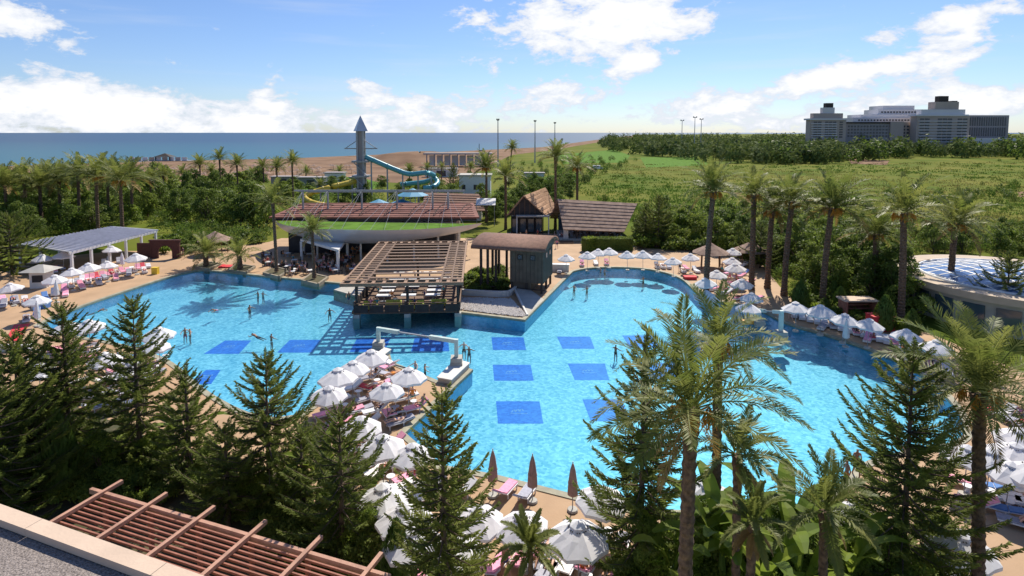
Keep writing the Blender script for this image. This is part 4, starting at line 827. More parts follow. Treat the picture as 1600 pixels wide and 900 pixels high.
# ------------------------------------------------------------------ timber pump hut with curved shingle roof
Oh = G(848, 461); hut = thing('timber_hut', 'dark timber hut with curved brown roof beside the pool', 'hut', Oh, -R(16)); ZT = 5.6
clad = MB().box((-2.15, 3.0, 3.45), (4.3, 5.4, 4.3)).build('cladding', M_greenw, hut)
for x in (-4.1, -2.2, -.25):
    for y in (.5, 3.0, 5.5): MB().box((x, y, .65), (.26, .26, 1.3)).build('post', M_darkw, hut)
MB().box((-2.9, 3.0, .65), (2.4, 4.8, 1.3)).build('base', M_greenw, hut)
for x in (-8.2, -7.3, -6.2): 
    for y in (.5, 5.3): MB().box((x, y, 2.8), (.28, .28, 5.6)).build('post', M_darkw, hut)
for k in range(9): MB().box((-4.05 + k * .48, .285, 3.45), (.03, .03, 4.25)).build('cladding_batten', M_darkw, clad)
for x in (-3.0, -1.35): 
    w_ = MB().box((x, .27, 4.5), (.5, .06, .5)).build('window', M_win, hut); f2 = MB()
    for a_, b_2, c_2, d_2 in ((0, .3, .66, .06), (0, -.3, .66, .06), (.3, 0, .06, .54), (-.3, 0, .06, .54)): f2.box((x + a_, .25, 4.5 + b_2), (c_2, .08, d_2))
    f2.build('frame', M_darkw, w_)
for y in (2.0, 4.0): MB().box((.012, y, 4.6), (.06, .7, .6)).build('window', M_win, hut)
for k in range(11): MB().box((.012, .55 + k * .5, 3.3), (.03, .03, 4.0)).build('cladding_batten', M_darkw, clad)
MB().box((-4.1, .35, .5), (9, .1, .1)).build('sill_beam', M_darkw, hut)
b = MB(); n_ = 14; x0, x1 = -9.0, .55
for i in range(n_ + 1):
    a = pi * (.12 + .76 * i / n_); y = 2.9 - 4.3 * cos(a); z = ZT - .35 + 1.5 * sin(a)
    b.v += [(x0, y, z), (x1, y, z), (x0, y, z - .28), (x1, y, z - .28)]
b.f += [(4 * i + 0, 4 * i + 1, 4 * i + 5, 4 * i + 4) for i in range(n_)] + [(4 * i + 2, 4 * i + 6, 4 * i + 7, 4 * i + 3) for i in range(n_)] + [(4 * i, 4 * i + 4, 4 * i + 6, 4 * i + 2) for i in range(n_)] + [(4 * i + 1, 4 * i + 3, 4 * i + 7, 4 * i + 5) for i in range(n_)] + [(0, 2, 3, 1), (4 * n_, 4 * n_ + 1, 4 * n_ + 3, 4 * n_ + 2)]
b.m = [0] * len(b.f); b.build('curved_roof', M_shing, hut, True)
b = MB()
pp = [(.1, 2.9 - 4.0 * cos(pi * (.14 + .72 * i / 10)), ZT - .6 + 1.5 * sin(pi * (.14 + .72 * i / 10))) for i in range(11)]
MB().add(pp + [(.1, .3, ZT - .35), (.1, 5.6, ZT - .35)], [tuple(range(10, -1, -1)) + (11, 12)]).build('gable_infill', M_greenw, hut)

# island beside it: low walls, pebbles, ramp
wl = thing('planter_wall', 'curved pale low wall around the hut shrubs', 'wall', G(760, 462)); c = G(760, 462); pts = chaikin([tuple((G(x, y) - c)[:2]) for x, y in [(716, 460), (745, 462), (785, 464), (800, 462), (812, 448)]], 2)
for i, (p, q_) in enumerate(zip(pts[:-1], pts[1:])):
    if hypot(p[0] - q_[0], p[1] - q_[1]) > .02: MB().beam((*p, .35), (*q_, .35), .3, .7).build('wall_segment', M_offw, wl)
c = G(765, 480); r = random.Random(5); poly = [tuple((G(x, y) - c)[:2]) for x, y in [(715, 466), (798, 468), (822, 494), (814, 496), (714, 484)]]; b = MB(); ct = 0
xs = [p[0] for p in poly]; ys = [p[1] for p in poly]
while ct < 2600:
    p = (r.uniform(min(xs), max(xs)), r.uniform(min(ys), max(ys)))
    if not inside(p, poly): continue
    s = r.uniform(.09, .22); ct += 1; o0 = len(b.v); z = .07 + r.random() * .06
    b.add([(p[0] + s * cos(a) * r.uniform(.7, 1), p[1] + s * sin(a) * r.uniform(.7, 1), z) for a in (0, 1.26, 2.51, 3.77, 5.03)] + [(p[0] + s * .1, p[1], z + s * .55)], [(i, (i + 1) % 5, 5) for i in range(5)])
o = b.build('pebble_bank', M_pebble, loc=c); o['kind'] = 'stuff'; o['label'] = 'pale pebbles on the bank beside the pool bar'
c = G(830, 470); rp = thing('concrete_ramp', 'smooth grey concrete ramp in front of the timber hut', 'ramp', c); q = [G(x, y, z) - c for x, y, z in ((824, 493, .06), (850, 468, .06), (820, 446, .5), (804, 452, .5))]; MB().slab(q, .3).build('slab', M_conc, rp)
MB().beam(q[3], q[0], .18, .3).build('kerb', M_offw, rp)
c = G(886, 425); st = thing('white_counter', 'white low counter at the far pool corner beside the hut', 'counter', c); MB().box((-1, .5, .5), (2.6, .7, 1.0), -R(5)).build('body', M_offw, st); MB().box((-1, .5, 1.04), (2.8, .85, .06), -R(5)).build('top', M_white, st)

# ------------------------------------------------------------------ thatched restaurants
def thatch_slope(par, q, n, m, name='thatch_course'):      # overlapping courses, eave to ridge: q = eave left, eave right, ridge right, ridge left
    q = [Vector(p) for p in q]; nr = (q[1] - q[0]).cross(q[3] - q[0]).normalized()
    for k in range(n):
        t0, t1 = k / n, min(1, (k + 1.35) / n); a, b2 = q[0].lerp(q[3], t0), q[1].lerp(q[2], t0); d2, c2 = q[0].lerp(q[3], t1), q[1].lerp(q[2], t1)
        MB().slab([a + nr * .14, b2 + nr * .14, c2 + nr * .03, d2 + nr * .03], .16).build(name, m, par)
Oa = G(820, 366); Oa.z = 0; ha = thing('gabled_thatched_hut', 'gabled hut with pale orange reed roof and dark gable', 'hut', Oa)
ap, ab = HY(818, 306, Oa.y) - Oa, HY(852, 293, Oa.y + 9) - Oa; el_ = HY(792, 337, Oa.y) - Oa; er = HY(856, 340, Oa.y) - Oa; dv = ab - ap
ebr = HY(872, 331, Oa.y + 9) - Oa; ebl = el_ + dv
thatch_slope(ha, [er, ebr, ab, ap], 7, M_thatch); thatch_slope(ha, [ebl, el_, ap, ab], 7, M_thatch)
ins = Vector((.0, .5, 0)); b = MB(); b.add([el_ + ins, er + ins, ap + ins], [(0, 1, 2)]); b.build('gable', M_darkw, ha)
for k in range(8):
    t = (k + .5) / 8; hh = ap.z - abs(t - .4) * 2 * (ap.z - el_.z) * .8; x = el_.x + (er.x - el_.x) * t; MB().box((x, .42, el_.z + max(.2, (hh - el_.z) * .42)), (.12, .06, max(.3, (hh - el_.z) * .8))).build('gable_board', M_wood, ha)
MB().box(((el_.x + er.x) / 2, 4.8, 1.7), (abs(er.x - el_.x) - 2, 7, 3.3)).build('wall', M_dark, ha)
for k in range(5): 
    x = el_.x + .9 + k * (er.x - el_.x - 1.8) / 4; MB().box((x, .8, 1.8), (.2, .2, 3.6)).build('post', M_darkw, ha)
    if k < 4: MB().box((x + .75, 1.1, 1.6), (1.1, .06, 2.6)).build('glass_panel', M_glass, ha)
MB().box((er.x - 3.0, -.4, 3.7), (6.5, 1.6, .25)).build('porch_roof', M_conc, ha)
for x in (-6.1, .1): MB().box((er.x + x, -1.1, 1.85), (.2, .2, 3.6)).build('porch_post', M_offw, ha)
Oc = G(928, 378); Oc.z = 0; hb = thing('long_thatched_restaurant', 'open restaurant under a long greyed reed roof', 'restaurant', Oc)
q = [HY(880, 359, Oc.y) - Oc, HY(975, 363, Oc.y) - Oc, HY(996, 318, Oc.y + 7) - Oc, HY(871, 311, Oc.y + 7) - Oc]
thatch_slope(hb, q, 9, M_thatch2); thatch_slope(hb, [q[1] + Vector((2.2, 14, 0)), q[0] + Vector((-1.5, 14, 0)), q[3], q[2]], 9, M_thatch2)
zc = q[0].z
for k in range(6):
    x = q[0].x + .6 + k * (q[1].x - q[0].x - 1.2) / 5; MB().box((x, 1.2, zc / 2), (.3 if k else .9, .3, zc), 0).build('post', M_darkw if k else M_offw, hb)
MB().box(((q[0].x + q[1].x) / 2, 11, 1.8), (q[1].x - q[0].x, .3, 3.6)).build('rear_wall', M_glass, hb)
MB().box(((q[0].x + q[1].x) / 2, 6, .2), (q[1].x - q[0].x + 1, 10, .4)).build('floor', M_conc, hb)
for k in range(3): MB().box((q[0].x - .5, -1.0 - .4 * k, .36 - .13 * k), (4.5, .4, .13)).build('step', M_wood, hb)
for k in range(8):
    inst(TB, Oc + Vector((q[0].x + 1.2 + k * 1.35, 2.6 + (k % 2) * 2, .4)), 0, 'table in the open thatched restaurant', 'tables in the thatched restaurant', (.8, .8, 1)); 
    for s in (-1, 1): inst(CH, Oc + Vector((q[0].x + 1.2 + k * 1.35, 2.6 + (k % 2) * 2 + s * .65, .4)), 0 if s > 0 else pi, 'dark chair in the open thatched restaurant', 'chairs in the thatched restaurant')

# ------------------------------------------------------------------ white pergola, kiosk, arch and gazebo on the left
cr = [G(27, 381, 3.3), G(108, 394, 3.3), G(245, 360, 3.3), G(172, 354.5, 3.3)]; Ow = sum(cr, Vector()) / 4; Ow.z = 0; cr = [p - Ow for p in cr]
wp = thing('white_pergola', 'long white pergola with grey lattice roof at the left', 'pergola', Ow)
MB().slab(cr, .06).build('lattice_sheet', M_grey, wp)
for k in range(26):
    t = k / 25; a = cr[0].lerp(cr[3], t) + Vector((0, 0, .08)); c_ = cr[1].lerp(cr[2], t) + Vector((0, 0, .08)); MB().beam(a, c_ + (c_ - a) * .03, .10, .12).build('slat', M_white if k in (0, 25) else M_grey, wp)
MB().beam(cr[1] - Vector((0, 0, .2)), cr[2] - Vector((0, 0, .2)), .2, .3).build('edge_beam', M_white, wp); MB().beam(cr[0] - Vector((0, 0, .2)), cr[3] - Vector((0, 0, .2)), .2, .3).build('edge_beam', M_white, wp)
for k in range(6):
    for (a, c_) in ((cr[1], cr[2]), (cr[0], cr[3])): p = a.lerp(c_, .02 + .96 * k / 5); MB().box((p.x, p.y, 1.5), (.3, .3, 3.0)).build('post', M_white, wp)
c = G(66, 448); ki = thing('towel_kiosk', 'small white kiosk with square hipped roof by the left deck', 'kiosk', c)
MB().box((0, 0, 1.1), (1.9, 1.7, 2.2), .2).build('body', M_offw, ki); MB().box((.15, -.86, 1.25), (1.2, .06, .9), .2).build('counter_opening', M_dark, ki)
b = MB(); b.add([(-1.7, -1.6, 2.2), (1.7, -1.6, 2.2), (1.7, 1.6, 2.2), (-1.7, 1.6, 2.2), (-.3, 0, 2.95), (.3, 0, 2.95)], [(3, 2, 1, 0), (0, 1, 5, 4), (1, 2, 5), (2, 3, 4, 5), (3, 0, 4)]); b.build('roof', M_conc, ki)
c = G(258, 404); ga = thing('timber_arch_gate', 'dark red timber gate with round arch behind the left deck', 'gate', c, 0, None, .72); b = MB(); outer = [(-3, 0), (-3, 3.6), (3, 4.2), (3, 0)]; arcq = [(1.2 * cos(pi * i / 10) * 1.3, 1.4 + 1.5 * sin(pi * i / 10)) for i in range(11)]
poly = [(-3, 0), (-3, 3.9), (3, 3.9), (3, 0), (1.56, 0)] + arcq + [(-1.56, 0)]
vs = [(x, 0, z) for x, z in poly] + [(x, .4, z) for x, z in poly]; m_ = len(poly)
bmn = bmesh.new(); vv = [bmn.verts.new(v) for v in vs[:m_]]; f_ = bmn.faces.new(vv); ex = bmesh.ops.extrude_face_region(bmn, geom=[f_]); bmesh.ops.translate(bmn, vec=(0, .4, 0), verts=[v for v in ex['geom'] if isinstance(v, bmesh.types.BMVert)]); bmesh.ops.triangulate(bmn, faces=bmn.faces); bmesh.ops.recalc_face_normals(bmn, faces=bmn.faces)
me = bpy.data.meshes.new('arch_wall'); bmn.to_mesh(me); bmn.free(); M_dred = mat('dark_red_timber', (.075, .022, .016), .75, .25, 3, .2, 10); me.materials.append(M_dred); link('arch_wall', me, ga)
for x in (-3.1, 3.1): MB().box((x, .2, 2.0), (.3, .55, 4.1)).build('post', M_dred, ga)
MB().box((0, .2, 4.05), (6.8, .7, .25)).build('lintel', M_dred, ga); MB().box((-5, 1.5, 1.6), (4, .3, 3.2)).build('side_wall', M_dred, ga)
def thatch_parasol(px, py, lab, r_=2.2, h_=3.2, posts=4):
    c = G(px, py); t = thing('thatched_gazebo', lab, 'gazebo', c, 0, 'round thatched shelters')
    for k in range(4):
        b = MB(); z0, z1 = h_ - 1.3 + k * .33, h_ - 1.3 + (k + 1.25) * .33; ra, rb = r_ * (1 - k / 4.2), r_ * max(.04, 1 - (k + 1.2) / 4.2); n_ = 18
        b.add([(ra * (1 + .04 * (i % 2)) * cos(2 * pi * i / n_), ra * (1 + .04 * (i % 2)) * sin(2 * pi * i / n_), z0 - .05 * (i % 2)) for i in range(n_)] + [(rb * cos(2 * pi * i / n_), rb * sin(2 * pi * i / n_), z1) for i in range(n_)], [(i, (i + 1) % n_, n_ + (i + 1) % n_, n_ + i) for i in range(n_)] + [tuple(range(2 * n_ - 1, n_ - 1, -1))]); b.build('thatch_tier', M_thatch2, t)
    for k in range(posts): a = 2 * pi * k / posts + .5; MB().tube([(cos(a) * r_ * .7, sin(a) * r_ * .7, 0), (cos(a) * r_ * .66, sin(a) * r_ * .66, h_ - 1.1)], .08, 6).build('post', M_wood, t)
thatch_parasol(337, 396, 'round thatched gazebo behind the two squat palms', 2.6, 3.6, 6)
thatch_parasol(1110, 418, 'round thatched shelter behind the first tall right palm', 2.6, 3.6); thatch_parasol(1172, 415, 'round thatched shelter behind the second tall right palm', 2.6, 3.6)
# planters on the pool edge
for i, (a, b2, c2, d2, lab) in enumerate([((412, 429), (436, 435), (452, 425), (428, 420), 'stone planter holding the tall slender palm'), ((472, 441), (497, 447), (512, 436), (487, 430), 'stone planter beside the pool bar'), ((304, 419), (326, 423), (344, 415), (322, 411), 'stone planter of the left squat palm'), ((357, 424), (385, 428), (398, 419), (370, 415), 'stone planter of the right squat palm')]):
    P4 = [G(*p) for p in (a, b2, c2, d2)]; c = sum(P4, Vector()) / 4; t = thing('stone_planter', lab, 'planter', (c.x, c.y, 0), 0, 'planters on the pool edge'); L4 = [p - c for p in P4]
    for k in range(4): MB().beam(L4[k].xy.to_3d() + Vector((0, 0, -.05)), L4[(k + 1) % 4].xy.to_3d() + Vector((0, 0, -.05)), .3, .8).build('side_wall', M_plant, t)
    MB().prism([(p.x * .9, p.y * .9) for p in L4], -.2, .26).build('soil', M_soil, t)
c = G(357, 417); rm = thing('red_mat', 'red mat on the pool edge between the squat palms', 'mat', c); MB().box((0, 0, .12), (2.4, 1.5, .12), .1).build('pad', M_red, rm); MB().box((-.9, 0, .2), (.4, 1.3, .1), .1).build('headrest', M_red, rm)
P4 = [G(8, 533), G(28, 533), G(47, 506), G(22, 508)]; c = sum(P4, Vector()) / 4; rm = thing('red_carpet', 'red carpet on the deck at the left edge', 'carpet', c); MB().prism([((p - c).x, (p - c).y) for p in P4], .005, .05).build('pile', M_red, rm); MB().beam(P4[0] - c + Vector((0, 0, .06)), P4[1] - c + Vector((0, 0, .06)), .08, .02).build('hem', M_red, rm)
c = G(22, 548); lw = thing('low_white_wall', 'white low wall below the red carpet', 'wall', c); MB().box((0, 0, .25), (3.2, .4, .5), .1).build('body', M_offw, lw); MB().box((0, 0, .54), (3.3, .5, .07), .1).build('cap', M_white, lw)

# ------------------------------------------------------------------ water spout arches in the pool
def spout(name, lab, a, b2, base_a, base_b, thick):
    t = thing(name, lab, 'water spout', a.xy.to_3d())
    o_ = a.xy.to_3d(); A, B = a - o_, b2 - o_
    m1, m2 = A.lerp(B, .28), A.lerp(B, .68)
    MB().beam(A.xy.to_3d() + Vector((0, 0, base_a)), A + Vector((0, 0, thick / 2)), thick, thick).build('upright', M_pipe, t); MB().beam(A, m1, thick, thick).build('arm', M_pipe, t)
    MB().beam(m1, m2, thick * .45, thick * .35).build('spout_bar', M_steel, t); MB().beam(m2, B, thick, thick).build('arm', M_pipe, t); MB().beam(B.xy.to_3d() + Vector((0, 0, base_b)), B + Vector((0, 0, thick / 2)), thick, thick).build('upright', M_pipe, t)
    for p, zb in ((A, base_a), (B, base_b)):
        for k in range(3): MB().box((p.x, p.y, -.1 + (zb + .1) * (k + .5) / 3), (.95 + .08 * (k % 2), .95 + .08 * (k % 2), (zb + .1) / 3 - .01), SA).build('pedestal_block', M_conc, t)
pa = G(591, 548); pb_ = G(712, 577)
spout('water_spout_arch', 'pale square pipe arch spanning the small basin by the peninsula', HY(591, 514, pa.y), HY(713, 533, pb_.y), .9, 1.1, .32)
P4 = [G(684, 598), G(706, 602), G(733, 576), G(712, 570)]; c = sum(P4, Vector()) / 4; lp = thing('stone_plinth', 'pale stone plinth at the tip of the peninsula', 'plinth', c); MB().prism([((p - c).x, (p - c).y) for p in P4], .06, .42).build('body', M_conc, lp); MB().prism([((p - c).x * 1.06, (p - c).y * 1.06) for p in P4], .42, .5).build('cap', M_offw, lp)
P4 = [G(577, 568), G(588, 571), G(611, 553), G(600, 550)]; c = sum(P4, Vector()) / 4; lp = thing('stone_plinth', 'pale stone kerb beside the topmost peninsula parasol', 'plinth', c); MB().prism([((p - c).x, (p - c).y) for p in P4], .06, .36).build('body', M_conc, lp); MB().prism([((p - c).x * 1.05, (p - c).y * 1.05) for p in P4], .36, .42).build('cap', M_offw, lp)
pa = G(1186, 507); pb_ = G(1217, 533)
spout('water_spout_arch', 'pale green pipe arch at the right pool inlet', HY(1186, 485, pa.y), HY(1221, 488, pb_.y), .5, 1.0, .34)

# ------------------------------------------------------------------ round building with glazed disc roof
Cn = Vector((56.0, 62.5, 0)); Rr = 11.8; rb_ = thing('round_hall', 'round building with flat rim and blue glazed roof at right', 'building', Cn)
n_ = 48; b = MB()
def ringv(r0, z): return [(r0 * cos(2 * pi * i / n_), r0 * sin(2 * pi * i / n_), z) for i in range(n_)]
vs = ringv(Rr, 3.4) + ringv(Rr, 4.1) + ringv(Rr - 2.2, 4.1) + ringv(Rr - 2.2, 3.8) + ringv(Rr - 1.2, 3.4)
b.add(vs, [(j * n_ + i, j * n_ + (i + 1) % n_, (j + 1) * n_ + (i + 1) % n_, (j + 1) * n_ + i) for j in range(3) for i in range(n_)] + [(i, 4 * n_ + i, 4 * n_ + (i + 1) % n_, (i + 1) % n_) for i in range(n_)]); b.build('roof_rim', M_rim, rb_)
b = MB(); b.add(ringv(Rr - 1.2, 0) + ringv(Rr - 1.2, 3.5), [(i, (i + 1) % n_, n_ + (i + 1) % n_, n_ + i) for i in range(n_)]); hwall = b.build('wall', M_conc, rb_)
for k in range(24):
    a = 2 * pi * k / 24; MB().box((cos(a) * (Rr - 1.15), sin(a) * (Rr - 1.15), 1.6), (.12, 1.9, 2.3), a).build('window', M_glass, hwall)
b = MB(); b.add(ringv(Rr - 2.25, 3.85), [tuple(range(n_))]); b.build('roof_deck', M_white, rb_)
b = MB(); b.tube([(q_[0], q_[1], 4.05) for q_ in ringv(Rr - 2.6, 0)] + [(Rr - 2.6, 0, 4.05)], .16, 6, cap=False); b.build('ring_beam', M_white, rb_)
M_pane = mat('blue_glazing', (.09, .15, .30), .12, .15, .6, spec=.7)
ps = 1.55; Rg = Rr - 2.8
def domez(x, y): return 4.0 + .9 * max(0, 1 - (x * x + y * y) / (Rg * Rg))
for i in range(-6, 7):
    for j in range(-6, 7):
        cx_, cy_ = i * ps, j * ps; cor = [(cx_ + sx * (ps / 2 - .1), cy_ + sy * (ps / 2 - .1)) for sx, sy in ((-1, -1), (1, -1), (1, 1), (-1, 1))]
        cor = [(x * min(1, Rg / max(.01, hypot(x, y))), y * min(1, Rg / max(.01, hypot(x, y)))) for x, y in cor]
        if hypot(cx_, cy_) > Rg + .1: continue
        MB().slab([(x, y, domez(x, y) + .03) for x, y in cor], .04).build('glass_panel', M_pane, rb_)
for i in range(-6, 7):
    h_ = (i + .5) * ps
    if abs(h_) >= Rg: continue
    w_ = math.sqrt(Rg * Rg - h_ * h_); pts = [-w_ + 2 * w_ * k / 10 for k in range(11)]
    MB().tube([(h_, y, domez(h_, y)) for y in pts], .09, 5).build('rib', M_white, rb_); MB().tube([(x, h_, domez(x, h_)) for x in pts], .09, 5).build('rib', M_white, rb_)

# ------------------------------------------------------------------ water slide tower and slides
YT = 150.; tb = HY(566, 330, YT); tw = thing('slide_tower', 'grey steel slide tower with pyramid spire and cross arms', 'tower', (tb.x, YT, 0)); zt = lambda py: HY(560, py, YT).z
zs, zb = zt(180), zt(205)
for s in (-.75, .75):
    for e_ in (-.75, .75): MB().box((s, e_, (zb + .5) / 2), (.5, .5, zb + .5)).build('column', M_steel, tw)
MB().box((0, 0, zb / 2), (1.3, 1.3, zb)).build('shaft', M_hotel2, tw)
b = MB(); w_ = 1.5; b.add([(-w_, -w_, zb), (w_, -w_, zb), (w_, w_, zb), (-w_, w_, zb), (0, 0, zs)], [(3, 2, 1, 0), (0, 1, 4), (1, 2, 4), (2, 3, 4), (3, 0, 4)]); b.build('spire', M_zinc, tw, rz=.5)
za = zt(232); MB().beam((-4.3, 0, za), (4.3, 0, za), .3, .3).build('cross_arm', M_steel, tw)
for s in (-1, 1): MB().beam((s * 4.1, 0, za), (s * .5, 0, za + 2.4), .18, .18).build('arm_brace', M_steel, tw)
for py in (252, 275, 296): MB().box((0, 0, zt(py)), (4.2, 3.4, .5)).build('platform', M_steel, tw)
for k in range(3): MB().beam((-1.8, -1.5, zt(252 + 22 * k)), (1.8, -1.5, zt(274 + 22 * k)), .5, .15).build('stair_flight', M_steel, tw)
def slide(name, lab, pts, r_, m, Ys, trough=False):
    P = [HY(x, y, Yq) for (x, y), Yq in zip(pts, Ys)]; o_ = P[0].xy.to_3d(); P = [p - o_ for p in P]
    sm = []
    for i in range(len(P) - 1):
        p0, p1, p2, p3 = P[max(0, i - 1)], P[i], P[i + 1], P[min(len(P) - 1, i + 2)]
        for k in range(6): t = k / 6; sm.append(.5 * ((2 * p1) + (p2 - p0) * t + (2 * p0 - 5 * p1 + 4 * p2 - p3) * t * t + (3 * p1 - p0 - 3 * p2 + p3) * t ** 3))
    sm.append(P[-1]); t_ = thing(name, lab, 'water slide', o_); MB().tube(sm, r_, 10).build('tube', m, t_, True)
    for k in range(3, len(sm), 6): MB().tube([(sm[k].x, sm[k].y, 0), sm[k]], .2, 6).build('support_post', M_steel, t_)
    for k in range(4, len(sm) - 1, 5): d_ = (sm[k + 1] - sm[k]).normalized() * .12; MB().tube([sm[k] - d_, sm[k] + d_], r_ * 1.1, 10).build('flange', m, t_, True)
slide('aqua_slide', 'aqua tube slide winding right from the tower', [(571, 245), (592, 254), (618, 265), (640, 272), (665, 270), (678, 275), (668, 283), (640, 287), (626, 288)], .66, M_aqua, [150, 150, 150, 150, 150, 153, 158, 158, 157])
slide('aqua_slide', 'short aqua slide end curling below the long tube', [(678, 277), (684, 285), (676, 292), (662, 294)], .64, M_aqua, [153, 151, 148, 148])
slide('yellow_slide', 'yellow tube slide left of the tower', [(557, 282), (540, 287), (515, 293), (488, 301), (477, 308), (486, 316), (512, 322)], .7, M_yell, [150, 148, 146, 145, 144, 142, 141])
for i, (px, py, w_, lab) in enumerate([(592, 322, 4.0, 'blue pointed shade tent left of its twin behind the tiled roof'), (628, 322, 4.6, 'blue pointed shade tent right of its twin behind the tiled roof'), (645, 305, 3.6, 'small blue shade tent under the slide')]):
    p = HY(px, py, 128); t = thing('shade_tent', lab, 'tent', (p.x, 128, 0), 0, 'blue shade tents'); b = MB(); z = p.z; b.add([(w_ * cos(2 * pi * k / 8), w_ * sin(2 * pi * k / 8), z) for k in range(8)] + [(0, 0, z + 1.6)], [(k, (k + 1) % 8, 8) for k in range(8)]); b.build('canopy', M_bluet, t)
    for k in range(4): MB().tube([(w_ * .9 * cos(pi / 2 * k), w_ * .9 * sin(pi / 2 * k), 0), (w_ * .9 * cos(pi / 2 * k), w_ * .9 * sin(pi / 2 * k), z + .1)], .08, 6).build('pole', M_steel, t)

# ------------------------------------------------------------------ far things: hotel, light poles, pier, pavilion, van, ship
YHt = 560.
def far_building(name, lab): return thing(name, lab, 'hotel', (HY(1400, 240, YHt).x, YHt, 0))
ht = far_building('far_hotel', 'large grey-beige resort hotel with stepped towers beyond the trees'); hx = ht.location.x
def blk(nm, x0, x1, ytop, ybot, dy, dep, m, par=None):
    a, c_ = HY(x0, ytop, YHt + dy), HY(x1, ybot, YHt + dy); zb_ = max(0, c_.z); return MB().box(((a.x + c_.x) / 2 - hx, dy + dep / 2, (a.z + zb_) / 2), (c_.x - a.x, dep, a.z - zb_)).build(nm, m, par or ht)
TL = blk('tower', 1266, 1320, 186, 240, 0, 8, M_hotel); blk('tower_top', 1271, 1317, 177, 186, 2, 6, M_hotel); blk('tower_attic', 1286, 1304, 168, 177, 3, 5, M_hotelw); blk('roof_tank', 1291, 1302, 161, 168, 5, 5, M_darkw)
WL = blk('wing', 1320, 1394, 192, 240, 8, 18, M_hotel2); blk('link_block', 1392, 1410, 190, 240, 6, 18, M_hotel); WM = blk('wing', 1408, 1434, 191, 240, 9, 16, M_hotel)
for i, (x0, x1, y0) in enumerate([(1333, 1440, 184), (1345, 1442, 179), (1372, 1437, 171), (1380, 1425, 165)]): blk('stepped_block', x0, x1, y0, 240, 30 + i * 7, 24, M_hotelw)
TR_ = blk('tower', 1433, 1512, 180, 240, -2, 9, M_hotel); blk('tower_top', 1440, 1508, 171, 180, 0, 7, M_hotelw); blk('tower_attic', 1462, 1498, 159, 171, 2, 10, M_hotel); blk('roof_tank', 1468, 1482, 150, 159, 3, 6, M_darkw); blk('roof_tank', 1488, 1496, 157.5, 163, 3, 5, M_darkw)
WR = blk('wing', 1512, 1573, 180, 240, 12, 20, M_hotel2); blk('cornice', 1264, 1322, 185, 187.5, -1, 10, M_hotelw); blk('cornice', 1431, 1514, 179, 181.5, -3, 11, M_hotelw); blk('roof_edge', 1320, 1394, 190.5, 193, 7, 19, M_darkw); blk('podium', 1500, 1590, 216, 240, -8, 14, M_hotelw)
def wins(par, x0, x1, nx, y0, y1, ny, dy, m=M_win, fw=.55, fh=.55):
    a, c_ = HY(x0, y0, YHt + dy), HY(x1, y1, YHt + dy); sx, sz = (c_.x - a.x) / nx, (a.z - c_.z) / ny; me = MB().box((0, 0, 0), (sx * fw, .5, sz * fh)).mesh('window', m)
    for i in range(nx):
        for j in range(ny): link('window', me, par, (a.x - hx + sx * (i + .5), dy - .1, c_.z + sz * (j + .5)))
wins(TL, 1271, 1283, 2, 189, 216, 7, 0, fw=.8); wins(TL, 1289, 1306, 3, 189, 216, 7, 0, fw=.8); wins(TL, 1310, 1318, 1, 189, 216, 7, 0)
wins(WL, 1324, 1392, 14, 195, 215, 4, 8); wins(WM, 1410, 1432, 4, 195, 215, 4, 9); wins(TR_, 1437, 1451, 2, 184, 222, 8, -2, fw=.8); wins(TR_, 1465, 1486, 3, 184, 222, 8, -2, fw=.8); wins(TR_, 1496, 1510, 2, 184, 222, 8, -2, fw=.8); wins(WR, 1515, 1571, 16, 182, 214, 2, 12, fw=.5, fh=.85); wins(ht, 1340, 1436, 20, 185.5, 190, 1, 30); wins(ht, 1376, 1432, 12, 173, 177.5, 1, 44)
for (x0, x1, dy, ya, yb2, n2, pr_) in ((1268, 1308, -.6, 190, 216, 7, TL), (1436, 1511, -2.6, 185, 222, 8, TR_)):
    for j in range(n2): yy = ya + (yb2 - ya) * (j + .95) / n2; blk('balcony_band', x0, x1, yy - .7, yy + .5, dy - .6, 1.0, M_hotelw, pr_)
for i, (px, y0, Y, n2) in enumerate([(778, 187, 330, 1), (836, 189, 380, 1), (867, 192, 420, 1), (1066, 188, 520, 2), (1086, 183, 480, 3), (1096, 186, 500, 2)]):
    p = HY(px, y0, Y); t = thing('floodlight_mast', ['tall floodlight mast nearest the beach pavilion', 'second floodlight mast from the left near the shore', 'third floodlight mast from the left near the shore', 'leftmost of the three masts above the far trees', 'tallest mast above the far trees', 'rightmost of the three masts above the far trees'][i], 'light mast', (p.x, Y, 0), 0, 'floodlight masts')
    MB().tube([(0, 0, 0), (0, 0, p.z)], [.45, .22], 8).build('mast', M_steel, t); MB().box((0, 0, p.z - .3), (3.2 if n2 > 1 else 1.4, .5, .5)).build('lamp_bar', M_steel, t)
    for k in (-1, 1): MB().box((k * (1.2 if n2 > 1 else .5), -.4, p.z + .2), (.8, .5, .7)).build('lamp', M_darkw, t)
p = HY(245, 262, 395); pr = thing('beach_pier', 'timber pier with pavilion roof in the sea at left', 'pier', (p.x, 405, -2)); sc_ = 425 * 1.0 / 900
MB().box((-3, 0, 2.2), (44, 7, .5)).build('walkway', M_hotel2, pr)
for k in range(14): MB().box((-24 + k * 3.3, -3, 1), (.5, .5, 2.4)).build('pile', M_darkw, pr)
for k in range(9): MB().box((-22 + k * 4.6, -2, 3.6), (3.6, .3, 2.4)).build('shade_panel', M_hotel if k % 2 else M_hotelw, pr)
b = MB(); b.add([(-6, -4, 5), (6, -4, 5), (6, 4, 5), (-6, 4, 5), (0, 0, 7.5)], [(3, 2, 1, 0), (0, 1, 4), (1, 2, 4), (2, 3, 4), (3, 0, 4)]); b.build('pavilion_roof', M_darkw, pr)
